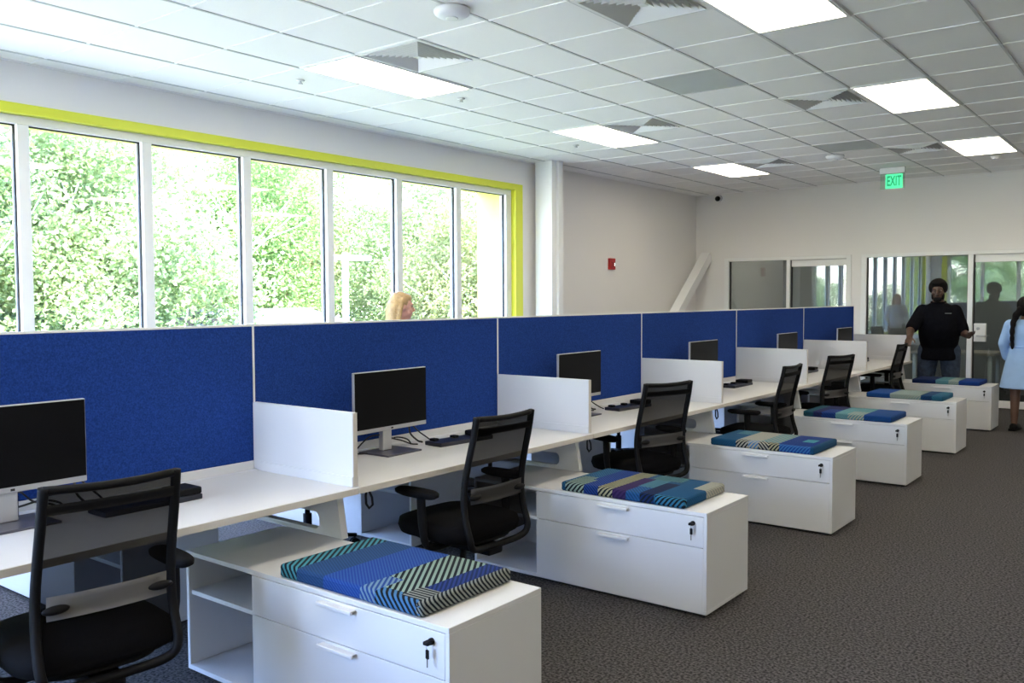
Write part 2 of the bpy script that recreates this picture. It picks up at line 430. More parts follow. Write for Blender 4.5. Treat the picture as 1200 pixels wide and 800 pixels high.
# ------------------------------------------------------------------ glazed office fronts in the end wall
def front(name, label, x0, xm0, xm1, x1, door_right=True):
    root = thing(name, label, 'glazed partition'); root['kind'] = 'structure'
    y0, y1 = YB-0.012, YB+0.10
    zt = 2.145
    def fb(nm, a, b_, z0, z1, p=root, d0=y0, d1=y1):
        b = new_bm(); box(b, a, b_, d0, d1, z0, z1, 0.003, 1); return part(nm, b, FRAMEW, p)
    fb('frame_jamb', x0, x0+0.075, 0, zt); fb('frame_jamb', x1-0.075, x1, 0, zt)
    fb('frame_head', x0+0.075, x1-0.075, zt-0.05, zt); fb('frame_mullion', xm0, xm1, 0, zt-0.05)
    fb('frame_sill', x0+0.075, xm0, 0, 0.10)
    b = new_bm(); box(b, x0+0.075, xm0, YB+0.052, YB+0.058, 0.10, zt-0.05); part('pane', b, GLASS_IN, root)
    b = new_bm()
    box(b, x0+0.075, x0+0.087, YB+0.03, YB+0.08, 0.1, zt-0.05); box(b, xm0-0.012, xm0, YB+0.03, YB+0.08, 0.1, zt-0.05)
    part('gasket', b, GASKET, root)
    # swing door with its own rails
    dr = fb('door_rail', xm1+0.006, x1-0.08, 1.99, zt-0.055, root, YB+0.03, YB+0.075)
    fb('bottom_rail', xm1+0.006, x1-0.08, 0.012, 0.11, dr, YB+0.03, YB+0.075)
    b = new_bm(); box(b, xm1+0.006, x1-0.08, YB+0.049, YB+0.055, 0.11, 1.99); part('door_pane', b, GLASS_IN, dr)
    b = new_bm(); box(b, xm1+0.004, xm1+0.014, YB+0.02, YB+0.08, 0.05, zt-0.055); part('shadow_gap', b, GASKET, dr)
    b = new_bm(); box(b, xm1+0.016, xm1+0.165, YB+0.015, YB+0.09, 0.905, 1.155, 0.006); pl = part('lock_plate', b, FRAMEW, dr)
    b = new_bm()
    tube(b, [(xm1+0.07, YB+0.02, 0.985), (xm1+0.07, YB-0.04, 0.985)], 0.011, 8); tube(b, [(xm1+0.06, YB-0.04, 0.985), (xm1+0.19, YB-0.04, 0.985)], 0.010, 8)
    part('lever_handle', b, STEEL, dr, True)
    b = new_bm(); tube(b, [(xm1+0.07, YB+0.02, 1.085), (xm1+0.07, YB-0.005, 1.085)], 0.020, 12); part('lock_cylinder', b, STEEL, dr, True)
    return root
front('door_1', 'glazed office front with a glass door beside the diagonal brace', -2.568, -1.543, -1.489, -0.567)
front('door_2', 'glazed office front with a glass door and white lock plate', -0.426, 0.993, 1.059, 2.14)
bm = new_bm(); box(bm, XW, -2.568, YB-0.012, YB, 0, 0.1); box(bm, -0.567, -0.426, YB-0.012, YB, 0, 0.1); box(bm, 2.14, XE, YB-0.012, YB, 0, 0.1)
tag(part('baseboard_back', bm, FRAMEW), 'white baseboard along the glazed end wall', 'baseboard', kind='structure')
bm = new_bm(); box(bm, XW, XW+0.012, 6.2, YB-0.012, 0, 0.1)
tag(part('baseboard_left', bm, FRAMEW), 'white baseboard below the wall with the red alarm', 'baseboard', kind='structure')
# offices behind the glass, brightened by added ceiling lights
OFFW = mat('office_wall_grey', (0.42, 0.43, 0.43), 0.8)
bm = new_bm(); box(bm, XW, XE, 14.85, 15.0, 0, ZC+0.2)
tag(part('wall_office', bm, OFFW), 'grey wall at the far side of the offices', 'wall', kind='structure')
bm = new_bm(); box(bm, -0.55, -0.43, YB+0.16, 14.85, 0, ZC+0.2)
tag(part('wall_divider', bm, OFFW), 'grey wall between the two offices', 'wall', kind='structure')
TBL = mat('beige_table_top', (0.56, 0.50, 0.40), 0.5)
t = thing('meeting_table', 'beige topped table with white legs behind the glass door', 'table', (0.85, 11.22, 0))
bm = new_bm(); box(bm, -0.65, 0.45, 0, 0.75, 0.70, 0.735, 0.004); part('tabletop', bm, TBL, t)
for (a, b_) in ((-0.6, 0.06), (0.38, 0.06), (-0.6, 0.69), (0.38, 0.69)):
    bm = new_bm(); tube(bm, [(a, b_, 0), (a, b_, 0.70)], 0.028, 10); part('leg', bm, FRAMEW, t, True)

# ------------------------------------------------------------------ ceiling fixtures
LENS = mat('troffer_lens', (0.9, 0.9, 0.88), 0.5, emit=((1.0, 0.89, 0.70), 9.0))
FIXW = mat('fixture_white', (0.80, 0.80, 0.79), 0.45)
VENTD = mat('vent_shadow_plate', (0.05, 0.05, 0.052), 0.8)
col_word = {0: 'in the window row', 5: 'in the credenza row', 10: 'in the aisle row'}
def make_troffer():
    r = thing('ceiling_light', 'x', 'ceiling light', group='flat panel ceiling lights')
    w, l = TX-0.004, 2*TY-0.004
    b = new_bm()
    for (a0, a1, b0, b1) in ((0.004, w, 0.004, 0.024), (0.004, w, l-0.020, l), (0.004, 0.024, 0.024, l-0.020), (w-0.020, w, 0.024, l-0.020)):
        box(b, a0, a1, b0, b1, -0.008, 0.03)
    part('frame', b, FIXW, r)
    b = new_bm(); box(b, 0.024, w-0.020, 0.024, l-0.020, -0.003, 0.008); part('diffuser', b, LENS, r)
    b = new_bm(); box(b, 0.01, w-0.006, 0.01, l-0.006, 0.03, 0.09, 0.004); part('housing', b, FIXW, r)
    return r
proto = None
for (i, j) in troffers:
    if proto is None: proto = make_troffer(); o = proto
    else: o = copy_tree(proto)
    o.location = (gx(i), gy(j), ZC)
    n = {10: 'first', 5: 'second', 0: 'third', -5: 'fourth', -10: 'fifth'}[j]
    o['label'] = 'flat ceiling light %s, %s from the end wall' % (col_word[i], n)
for (i, j) in office_fill_lights:
    o = copy_tree(proto); o.location = (gx(i), gy(j), ZC-0.06)
    o['label'] = 'added unseen fill light inside the glazed office %s' % ('by the diagonal brace' if i == 0 else 'with the meeting table')
def make_vent():
    r = thing('ceiling_vent', 'x', 'vent', group='square ceiling air vents')
    w, l = TX-0.004, TY-0.004; cx, cy = w/2+0.002, l/2+0.002
    def ring(b, s0, z0, s1, z1, th=0.003):
        A = [(cx+sx*w/2*s0, cy+sy*l/2*s0, z0) for sx, sy in ((-1,-1), (1,-1), (1,1), (-1,1))]
        B = [(cx+sx*w/2*s1, cy+sy*l/2*s1, z1) for sx, sy in ((-1,-1), (1,-1), (1,1), (-1,1))]
        V = [[b.verts.new((p[0], p[1], p[2]+dz)) for p in Q] for Q, dz in ((A, 0), (B, 0), (B, th), (A, th))]
        for q in range(4):
            for k in range(4):
                b.faces.new((V[q][k], V[q][(k+1) % 4], V[(q+1) % 4][(k+1) % 4], V[(q+1) % 4][k]))
    b = new_bm(); ring(b, 1.0, -0.004, 0.90, -0.004, 0.01); part('frame', b, FIXW, r)
    for k in range(8):
        s = 0.89 - k*0.105
        b = new_bm(); ring(b, s, -0.010, s-0.050, 0.024); part('louvre', b, FIXW, r)
    b = new_bm(); box(b, cx-0.022, cx+0.022, cy-0.022, cy+0.022, -0.006, 0.0); part('centre_plate', b, FIXW, r)
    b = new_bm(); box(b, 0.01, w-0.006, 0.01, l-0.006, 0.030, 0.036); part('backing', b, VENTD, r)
    return r
proto = None
for (i, j) in vents:
    if proto is None: proto = make_vent(); o = proto
    else: o = copy_tree(proto)
    o.location = (gx(i), gy(j), ZC)
    o['label'] = 'square louvred vent touching the %s light from the end wall, %s' % ({10: 'first', 5: 'second', 0: 'third'}[j], col_word[0 if i == 1 else 5])
for (i, j), lb in zip(greys, ('flat grey ceiling panel set among white tiles, beyond the first vent row', 'flat grey ceiling panel next to a round white access point and vent')):
    bm = new_bm(); box(bm, gx(i)+0.011, gx(i+1)-0.011, gy(j)+0.009, gy(j+1)-0.009, ZC-0.001, ZC+0.018, 0.002, 1)
    r = thing('ceiling_panel', lb, 'ceiling panel', (0, 0, 0), 0, 'grey ceiling panels'); part('panel_face', bm, GREYP, r)
    bm = new_bm()
    for (a0, a1, b0, b1) in ((0.004, 0.011, 0.004, TY-0.004), (TX-0.011, TX-0.004, 0.004, TY-0.004), (0.011, TX-0.011, 0.004, 0.009), (0.011, TX-0.011, TY-0.009, TY-0.004)):
        box(bm, gx(i)+a0, gx(i)+a1, gy(j)+b0, gy(j)+b1, ZC-0.004, ZC+0.014)
    part('panel_rim', bm, GRIDM, r)

def access_point(x, y, rad, label):
    r = thing('wireless_access_point', label, 'access point', (x, y, ZC-0.004), 0, 'round ceiling devices')
    b = new_bm(); lathe(b, [(rad*0.98, 0), (rad, -0.012), (rad*0.96, -0.030), (rad*0.72, -0.045), (rad*0.35, -0.050), (0.01, -0.051)], seg=32); part('shell', b, WHITEP, r, True)
    b = new_bm(); lathe(b, [(rad*0.33, -0.0485), (rad*0.34, -0.054), (rad*0.28, -0.055), (0.005, -0.0552)], seg=24); part('centre_badge', b, FIXW, r, True)
access_point(0.065, 1.36, 0.105, 'round white access point on the ceiling between two lights')
access_point(0.075, 8.13, 0.105, 'round white access point beside a grey ceiling panel')
def sprinkler(x, y, label):
    r = thing('sprinkler_head', label, 'sprinkler', (x, y, ZC), 0, 'ceiling sprinkler heads')
    b = new_bm(); lathe(b, [(0.032, -0.002), (0.030, -0.008), (0.012, -0.010)], seg=16); part('escutcheon', b, FIXW, r, True)
    b = new_bm(); lathe(b, [(0.008, -0.004), (0.008, -0.016), (0.005, -0.018)], seg=10); part('nozzle', b, STEEL, r, True)
    b = new_bm(); lathe(b, [(0.018, -0.026), (0.019, -0.028), (0.004, -0.030)], seg=14)
    tube(b, [(0.008, 0, -0.014), (0.012, 0, -0.021), (0.008, 0, -0.027)], 0.0025, 6); tube(b, [(-0.008, 0, -0.014), (-0.012, 0, -0.021), (-0.008, 0, -0.027)], 0.0025, 6)
    part('deflector', b, STEEL, r, True)
for (x, y, lb) in ((-1.945, 1.899, 'small sprinkler head between window wall and the third ceiling light'), (-1.40, 3.13, 'small sprinkler head just past the third light beside the window'),
                   (-1.904, 5.62, 'small sprinkler head near the second light beside the window'), (-1.355, 9.383, 'small sprinkler head past the first light, toward the end wall')):
    sprinkler(x, y, lb)
r = thing('smoke_detector', 'small white round smoke detector under the ceiling before the end wall', 'smoke detector', (1.56, 9.36, ZC-0.004))
b = new_bm(); lathe(b, [(0.055, 0), (0.055, -0.018), (0.045, -0.035), (0.02, -0.04), (0.005, -0.041)], seg=24); part('shell', b, WHITEP, r, True)
b = new_bm(); lathe(b, [(0.062, 0.0), (0.062, -0.008), (0.056, -0.010)], seg=24); part('base_ring', b, FIXW, r, True)
r = thing('security_camera', 'small white dome camera with black eye high in the wall corner', 'security camera', (-2.66, YB-0.001, 3.12))
b = new_bm(); tube(b, [(0, 0, 0.0), (0, -0.05, 0.0)], 0.05, 20); part('mount', b, WHITEP, r, True)
b = new_bm(); bmesh.ops.create_uvsphere(b, u_segments=20, v_segments=12, radius=0.042)
for v in b.verts: v.co += Vector((0, -0.075, -0.012))
part('dome', b, SCREEN, r, True)

# exit sign: housing under the ceiling, clear edge-lit panel, green letters
r = thing('exit_sign', 'edge-lit exit sign with green letters hanging from the ceiling', 'sign', (0.335, 9.62, ZC))
b = new_bm(); box(b, -0.155, 0.155, -0.03, 0.03, -0.075, 0.0, 0.006); part('housing', b, FIXW, r)
ACR = glass_mat('sign_acrylic', (0.78, 0.92, 0.82), (1, 1, 1), 0.03)
b = new_bm(); box(b, -0.15, 0.15, -0.006, 0.006, -0.275, -0.075); pn = part('acrylic_panel', b, ACR, r)
b = new_bm(); box(b, -0.15, 0.15, -0.008, 0.008, -0.283, -0.275); part('bottom_edge', b, FIXW, r)
GREENE = mat('exit_green', (0.0, 0.35, 0.12), 0.5, emit=((0.02, 0.85, 0.28), 0.9))
GREENL = mat('exit_green_field', (0.05, 0.45, 0.20), 0.5, emit=((0.10, 0.95, 0.42), 0.75))
b = new_bm(); box(b, -0.085, 0.125, -0.0072, -0.0062, -0.268, -0.085); part('green_field', b, GREENL, r)
DKGREEN = mat('exit_letter', (0.0, 0.22, 0.08), 0.5, emit=((0.0, 0.35, 0.12), 0.6))
fc = bpy.data.curves.new('exit_letters', 'FONT'); fc.body = 'EXIT'; fc.size = 0.175; fc.align_x = 'CENTER'; fc.align_y = 'CENTER'; fc.extrude = 0.001; fc.space_character = 1.05; fc.offset = 0.004
tmp = bpy.data.objects.new('exit_letters', fc); C.objects.link(tmp)
bpy.context.view_layer.update()
me = bpy.data.meshes.new_from_object(tmp.evaluated_get(bpy.context.evaluated_depsgraph_get()))
bpy.data.objects.remove(tmp); me.materials.clear(); me.materials.append(DKGREEN)
lo = obj('letters', me, r, (0.02, -0.009, -0.178), (R(90), 0, 0)); lo.scale = (0.48, 1.0, 1.0)

# fire alarm strobe
r = thing('fire_alarm', 'red fire alarm strobe mounted on the off-white wall', 'fire alarm', (XW, 8.25, 2.0))
b = new_bm(); box(b, 0, 0.05, -0.065, 0.065, -0.08, 0.08, 0.008); part('housing', b, RED, r)
b = new_bm(); box(b, 0.05, 0.075, 0.005, 0.045, -0.03, 0.02, 0.008); part('strobe_lens', b, CHROME, r)
b = new_bm()
for k in range(4): box(b, 0.05, 0.053, -0.05, -0.005, -0.05+k*0.022, -0.04+k*0.022)
part('sounder_grille', b, mat('alarm_dark_red', (0.2, 0.008, 0.008), 0.5), r)

# ------------------------------------------------------------------ workstations
HT = 0.735
def worktop(sx, k):
    y0, y1 = k*W+0.003, (k+1)*W-0.003
    side = 'aisle side' if sx > 0 else 'window side'
    r = thing('bench_desk', '%s white bench desk, %s bay from the glazed end wall' % (side, ORD[4-k]), 'desk', (0, k*W, 0), 0, 'white bench desks, '+side)
    b = new_bm(); box(b, sx*0.055, sx*0.722, 0.003, W-0.003, HT-0.028, HT, 0.002, 1); part('worktop', b, LAMW, r)
    b = new_bm(); box(b, sx*0.7222, sx*0.724, 0.004, W-0.004, HT-0.027, HT-0.001); part('edge_band', b, EDGE, r)
    b = new_bm(); box(b, sx*0.018, sx*0.052, 0.004, W-0.004, HT-0.02, HT, 0.002, 1); part('cable_cover', b, LAM, r)
    b = new_bm(); box(b, sx*0.40, sx*0.45, 0.05, W-0.05, HT-0.058, HT-0.028); part('support_rail', b, STEEL, r)
    b = new_bm(); box(b, sx*0.06, sx*0.20, 0.12, W-0.12, HT-0.10, HT-0.092); box(b, sx*0.06, sx*0.064, 0.12, W-0.12, HT-0.092, HT-0.03); box(b, sx*0.196, sx*0.20, 0.12, W-0.12, HT-0.092, HT-0.03)
    part('cable_tray', b, STEEL, r)
    if sx > 0:
        yb_ = W-0.17
        b = new_bm(); box(b, 0.265, 0.335, yb_-0.05, yb_+0.05, HT-0.118, HT-0.029, 0.006); jb = part('junction_box', b, BLACKP, r)
        b = new_bm(); tube(b, [(0.28, yb_-0.05, HT-0.07), (0.24, yb_-0.09, HT-0.11), (0.20, yb_-0.16, HT-0.10), (0.16, yb_-0.24, HT-0.06), (0.15, yb_-0.28, HT-0.032)], 0.007, 6); part('lead', b, RUBBER, jb, True)
        b = new_bm(); box(b, 0.29, 0.35, yb_+0.052, yb_+0.058, HT-0.11, HT-0.04); part('plug_face', b, STEEL, jb)
    return r
for k in range(-1, 5):
    worktop(1, k); worktop(-1, k)
bays = ['%s bay from the end wall' % ORD[4-k] for k in range(-1, 5)]
def bayname(k): return '%s bay from the end wall' % ORD[4-k]
# felt screens on white base rails
for k in range(-1, 5):
    r = thing('privacy_screen', 'royal blue felt privacy screen of the %s' % bayname(k), 'desk screen', (0, k*W, 0), 0, 'blue felt screens along the desk spine')
    b = new_bm(); box(b, -0.015, 0.015, 0.005, W-0.005, 0.775, 1.402, 0.004); part('felt_panel', b, FELT, r)
    b = new_bm(); box(b, -0.014, 0.014, 0.003, W-0.003, 1.402, 1.411); part('top_trim', b, FRAMEW, r)
    for y in (0.0005, W-0.0045):
        b = new_bm(); box(b, -0.0165, 0.0165, y, y+0.004, 0.775, 1.411); part('side_trim', b, FRAMEW, r)
    b = new_bm(); box(b, -0.0175, 0.0175, 0.004, W-0.004, HT-0.04, 0.775, 0.003); part('base_rail', b, LAM, r)
# white end dividers
for k in range(0, 6):
    y = k*W
    lab = 'white side divider panel standing on the bench at the %s seam from the end wall' % ORD[5-k]
    r = thing('side_divider', lab, 'desk divider', (0, y, HT), 0, 'white side dividers on the aisle side')
    b = new_bm(); box(b, 0.019, 0.700, -0.013, 0.013, 0.004, 1.050-HT, 0.003); part('divider_panel', b, LAM, r)
    b = new_bm(); box(b, 0.056, 0.701, -0.018, 0.018, 0.0, 0.044, 0.002, 1); part('base_bracket', b, LAM, r)
    b = new_bm(); box(b, 0.7003, 0.7022, -0.012, 0.012, 0.005, 1.049-HT); part('edge_band', b, EDGE, r)
# trestles over the credenzas
def rrect(x0, x1, z0, z1, r, n=4):
    P = []
    for cx, cz, a0 in ((x1-r, z1-r, 0), (x0+r, z1-r, 90), (x0+r, z0+r, 180), (x1-r, z0+r, 270)):
        for q in range(n+1):
            a = R(a0 + 90*q/n); P.append((cx+r*math.cos(a), cz+r*math.sin(a)))
    return P
def trap(xb, xt, z0, z1, n=4):
    P = []
    for x, z in ((xt, z1), (-xt, z1), (-xb, z0), (xb, z0)):
        for q in range(n+1): P.append((x + 1e-4*(q-n/2)*(-1 if z == z1 else 1), z))
    return P
trest = None
for k in range(-1, 6):
    if trest is None:
        r = trest = thing('support_trestle', 'x', 'desk support', (0, 0, 0), 0, 'white trestles between credenza and desk')
        b = new_bm(); prism(b, trap(0.650, 0.615, 0.509, HT-0.0285), 'y', -0.022, 0.012, rrect(-0.505, 0.505, 0.530, 0.605, 0.03)); part('frame', b, LAM, r)
        b = new_bm(); box(b, -0.505, 0.505, -0.0215, 0.0115, 0.5095, 0.5295); part('foot_bar', b, STEEL, r)
    else: r = copy_tree(trest)
    r.location = (0, k*W-0.012, 0)
    r['label'] = 'white looped trestle holding the bench up off the %s credenza pair from the end wall' % ORD[5-k]
# cable ends and junction boxes hanging under the bench
for k in range(0, 5):
    r = thing('cable_loop', 'black cable loop hanging below the bench, %s' % bayname(k), 'cable', (0.56, k*W+(0.08 if k == 3 else 0.20), HT-0.028), 0, 'cable loops below the bench')
    b = new_bm(); tube(b, [(0, 0, 0), (0.002, 0.005, -0.04), (0.004, 0.022, -0.075), (0.004, 0.026, -0.11), (0.002, 0.006, -0.122), (0, -0.010, -0.10), (0, -0.012, -0.06), (0, -0.004, -0.03), (0, 0, -0.001)], 0.0055, 8)
    part('loop', b, RUBBER, r, True)
    b = new_bm(); box(b, -0.008, 0.008, -0.008, 0.008, -0.035, 0.0, 0.002); part('clip', b, BLACKP, r)

# credenzas
CH, CL, CR_, CDL, CY, CD = 0.507, 0.250, 1.687, 0.693, -0.519, 0.490
def make_credenza(sx):
    r = thing('credenza', 'x', 'credenza')
    def bx(nm, x0, x1, y0, y1, z0, z1, bev=0.0015, m_=LAM, p=r):
        b = new_bm(); box(b, sx*x0, sx*x1, y0, y1, z0, z1, bev, 1); return part(nm, b, m_, p)
    y0, y1 = 0.0, CD
    bx('top_panel', CL, CR_, y0, y1, CH-0.019, CH)
    bx('bottom_panel', CL, CR_, y0+0.001, y1, 0.016, 0.035)
    bx('inner_end_panel', CL, CL+0.018, y0+0.001, y1, 0.0355, CH-0.0195)
    bx('outer_end_panel', CR_-0.018, CR_, y0+0.001, y1, 0.0355, CH-0.0195)
    bx('back_panel', CL+0.0185, CR_-0.0185, y1-0.016, y1-0.002, 0.0355, CH-0.0195)
    bx('upright_panel', CDL-0.004, CDL+0.014, y0+0.001, y1-0.017, 0.0355, CH-0.0195)
    bx('shelf', CL+0.0185, CDL-0.0045, y0+0.012, y1-0.017, 0.325, 0.343)
    bx('plinth', CL+0.02, CR_-0.02, y0+0.03, y1-0.03, 0.0, 0.0155, 0, PLINTH)
    bx('carcass_liner', CDL+0.0145, CR_-0.0185, y0+0.024, y0+0.030, 0.036, CH-0.02, 0, PLINTH)
    zs = 0.337
    for nm, z0, z1 in (('upper', zs+0.0015, CH-0.0215), ('lower', 0.019, zs-0.0015)):
        d = bx('drawer', CDL-0.003, CR_-0.0165, y0-0.001, y0+0.018, z0, z1, 0.0015)
        xa, xb = 1.090, 1.270; zh = z1-0.012
        b = new_bm(); box(b, sx*xa, sx*xb, y0-0.030, y0-0.020, zh-0.010, zh+0.003, 0.002, 1)
        box(b, sx*(xa+0.004), sx*(xb-0.004), y0-0.020, y0-0.001, zh-0.002, zh+0.002); part('handle', b, LAM, d)
        if nm == 'upper':
            b = new_bm(); tube(b, [(sx*1.617, y0-0.001, 0.452), (sx*1.617, y0-0.010, 0.452)], 0.011, 14); part('lock', b, BLACKP, d, True)
            b = new_bm()
            box(b, sx*1.606, sx*1.628, y0-0.034, y0-0.010, 0.446, 0.458, 0.003)
            part('key', b, BLACKP, d)
            b = new_bm(); box(b, sx*1.612, sx*1.626, y0-0.028, y0-0.024, 0.402, 0.432, 0.003); part('spare_key', b, BLACKP, d)
            b = new_bm(); box(b, sx*1.617, sx*1.621, y0-0.027, y0-0.025, 0.375, 0.402); tube(b, [(sx*1.617, y0-0.026, 0.452), (sx*1.620, y0-0.030, 0.44), (sx*1.619, y0-0.026, 0.43)], 0.0015, 6)
            part('key_blade', b, CHROME, d)
    return r
protos = {}
for sx in (1, -1):
    for k in range(-1, 6):
        if sx not in protos: o = protos[sx] = make_credenza(sx)
        else: o = copy_tree(protos[sx])
        o.location = (0, CY + k*W, 0)
        side = 'aisle side' if sx > 0 else 'window side'
        o['label'] = 'low white credenza with open shelf and two drawers, %s, %s from the end wall' % (side, ORD[5-k])
        o['group'] = 'low white credenzas, ' + side

# ------------------------------------------------------------------ patterned cushions
def patch_mat(name, base, patches):
    dk = lambda c: tuple(v*0.52 for v in c)
    base = dk(base); patches = [(p[0], p[1], p[2], p[3], dk(p[4]), dk(p[5]) if p[5] else None, p[6], p[7]) for p in patches]
    """u runs along the cushion length (0-1), v across it; every patch is a woven stripe or plain field"""
    m, n, l, b = nt(name); b.inputs['Roughness'].default_value = 0.9; b.inputs['Specular IOR Level'].default_value = 0.15
    tc = n.new('ShaderNodeTexCoord'); sp = n.new('ShaderNodeSeparateXYZ'); l.new(tc.outputs['Object'], sp.inputs[0])
    def mth(op, a, b_=None, c=None):
        q = n.new('ShaderNodeMath'); q.operation = op
        for i, s in enumerate((a, b_, c)):
            if s is None: continue
            if isinstance(s, (int, float)): q.inputs[i].default_value = s
            else: l.new(s, q.inputs[i])
        return q.outputs[0]
    U = mth('MULTIPLY_ADD', sp.outputs[0], 1/0.72, 0.5); V = mth('MULTIPLY_ADD', sp.outputs[1], 1/0.47, 0.5)
    YZ = mth('ADD', sp.outputs[1], sp.outputs[2])
    rgb = n.new('ShaderNodeRGB'); rgb.outputs[0].default_value = (*base, 1); cur = rgb.outputs[0]
    for (u0, u1, v0, v1, ca, cb, ang, per) in patches:
        k = mth('MULTIPLY', mth('GREATER_THAN', U, u0), mth('LESS_THAN', U, u1))
        k = mth('MULTIPLY', k, mth('MULTIPLY', mth('GREATER_THAN', V, v0), mth('LESS_THAN', V, v1)))
        if cb is None:
            rg = n.new('ShaderNodeRGB'); rg.outputs[0].default_value = (*ca, 1); colr = rg.outputs[0]
        else:
            a = R(ang)
            w = mth('ADD', mth('MULTIPLY', sp.outputs[0], math.cos(a)/(per*1.08)), mth('MULTIPLY', YZ, math.sin(a)/(per*1.08)))
            s = mth('GREATER_THAN', mth('FRACT', w), 0.5)
            mx = n.new('ShaderNodeMix'); mx.data_type = 'RGBA'; mx.inputs['A'].default_value = (*ca, 1); mx.inputs['B'].default_value = (*cb, 1)
            l.new(s, mx.inputs['Factor']); colr = mx.outputs['Result']
        mx = n.new('ShaderNodeMix'); mx.data_type = 'RGBA'
        l.new(k, mx.inputs['Factor']); l.new(cur, mx.inputs['A']); l.new(colr, mx.inputs['B']); cur = mx.outputs['Result']
    l.new(cur, b.inputs['Base Color'])
    t = n.new('ShaderNodeTexNoise'); t.inputs['Scale'].default_value = 350; l.new(tc.outputs['Object'], t.inputs['Vector'])
    bp = n.new('ShaderNodeBump'); bp.inputs['Strength'].default_value = 0.25; bp.inputs['Distance'].default_value = 0.004
    l.new(t.outputs['Fac'], bp.inputs['Height']); l.new(bp.outputs['Normal'], b.inputs['Normal'])
    return m
K_ = (0.012, 0.020, 0.030); TEAL = (0.10, 0.42, 0.50); LTEAL = (0.16, 0.40, 0.46); PALE = (0.42, 0.58, 0.50); CREAM = (0.62, 0.60, 0.50)
BLU = (0.018, 0.080, 0.42); NAVY = (0.012, 0.036, 0.16); SLATE = (0.025, 0.085, 0.23); PURP = (0.035, 0.018, 0.10); MID = (0.015, 0.10, 0.24); YEL = (0.60, 0.58, 0.36); GREYC = (0.40, 0.43, 0.41); SKY = (0.10, 0.30, 0.62)
pats = {
 0: (BLU, [(-1, 0.14, -1, 2, TEAL, K_, 35, 0.019), (0.14, 0.34, -1, 2, SLATE, (0.035, 0.11, 0.30), 60, 0.010), (0.34, 0.60, -1, 2, BLU, (0.045, 0.14, 0.50), 50, 0.010), (0.60, 0.86, 0.0, 2, PALE, K_, 35, 0.019), (0.60, 0.70, -1, 0.30, (0.25, 0.42, 0.62), (0.03, 0.1, 0.4), 35, 0.016), (0.86, 2, -1, 2, NAVY, (0.03, 0.07, 0.33), 35, 0.014), (0.70, 2, -1, 0.10, SKY, K_, 40, 0.018), (0.84, 0.97, 0.05, 0.26, GREYC, K_, 90, 0.016), (0.965, 2, 0.0, 2, GREYC, K_, 40, 0.012)]),
 1: (MID, [(-1, 0.16, -1, 2, MID, (0.04, 0.18, 0.34), 40, 0.012), (0.04, 0.20, -1, 0.42, PALE, K_, 140, 0.018), (0.16, 0.35, 0.30, 2, BLU, NAVY, 45, 0.012), (0.20, 0.34, -1, 0.35, BLU, NAVY, 45, 0.012), (0.32, 0.46, -1, 2, YEL, K_, 140, 0.018), (0.44, 0.56, -1, 0.72, PURP, (0.06, 0.03, 0.14), 140, 0.018), (0.50, 0.74, 0.72, 2, LTEAL, K_, 140, 0.017), (0.54, 0.66, 0.30, 0.72, LTEAL, MID, 140, 0.017), (0.55, 0.66, -1, 0.30, (0.03, 0.14, 0.42), MID, 40, 0.014), (0.66, 0.78, -1, 0.62, NAVY, K_, 140, 0.018), (0.77, 2, -1, 2, MID, (0.02, 0.13, 0.30), 140, 0.012), (0.78, 2, -1, 0.06, (0.05, 0.28, 0.48), K_, 140, 0.018), (0.90, 2, 0.52, 2, CREAM, GREYC, 140, 0.016)]),
 2: (MID, [(-1, 0.26, -1, 2, MID, (0.02, 0.14, 0.30), 140, 0.012), (0.10, 0.27, 0.60, 2, LTEAL, MID, 40, 0.012), (0.26, 0.34, 0.3, 0.75, LTEAL, None, 0, 1), (0.26, 0.48, 0.0, 2, CREAM, GREYC, 140, 0.016), (0.26, 0.38, -1, 0.14, CREAM, K_, 140, 0.018), (0.38, 0.48, -1, 0.14, SKY, CREAM, 140, 0.018), (0.48, 0.66, 0.1, 2, LTEAL, GREYC, 40, 0.03), (0.48, 0.58, -1, 0.10, K_, CREAM, 40, 0.018), (0.58, 0.68, -1, 0.10, YEL, K_, 140, 0.018), (0.66, 2, 0.04, 2, BLU, NAVY, 45, 0.008), (0.68, 2, -1, 0.04, BLU, (0.06, 0.25, 0.6), 140, 0.016), (0.80, 0.91, 0.40, 0.66, TEAL, None, 0, 1), (0.965, 2, -1, 2, MID, None, 0, 1)]),
 3: (NAVY, [(-1, 0.12, -1, 2, (0.03, 0.20, 0.30), K_, 40, 0.016), (0.12, 0.38, -1, 2, NAVY, PURP, 40, 0.02), (0.22, 0.42, -1, 0.5, BLU, NAVY, 40, 0.016), (0.38, 0.70, -1, 2, LTEAL, (0.20, 0.45, 0.50), 40, 0.014), (0.52, 0.72, -1, 0.4, CREAM, LTEAL, 140, 0.018), (0.70, 2, -1, 2, MID, BLU, 140, 0.016)]),
 4: (MID, [(-1, 0.32, -1, 2, BLU, (0.02, 0.12, 0.40), 40, 0.014), (0.32, 0.48, -1, 2, LTEAL, CREAM, 40, 0.016), (0.48, 0.72, -1, 2, CREAM, LTEAL, 140, 0.018), (0.72, 0.86, -1, 2, MID, NAVY, 140, 0.016), (0.86, 2, -1, 2, (0.06, 0.26, 0.40), MID, 40, 0.016)]),
 5: (NAVY, [(-1, 0.36, -1, 2, NAVY, (0.01, 0.02, 0.08), 40, 0.02), (0.36, 0.55, -1, 2, LTEAL, (0.10, 0.26, 0.34), 40, 0.016), (0.55, 0.70, -1, 2, CREAM, LTEAL, 140, 0.018), (0.70, 2, -1, 2, BLU, (0.01, 0.05, 0.22), 40, 0.016)]),
}
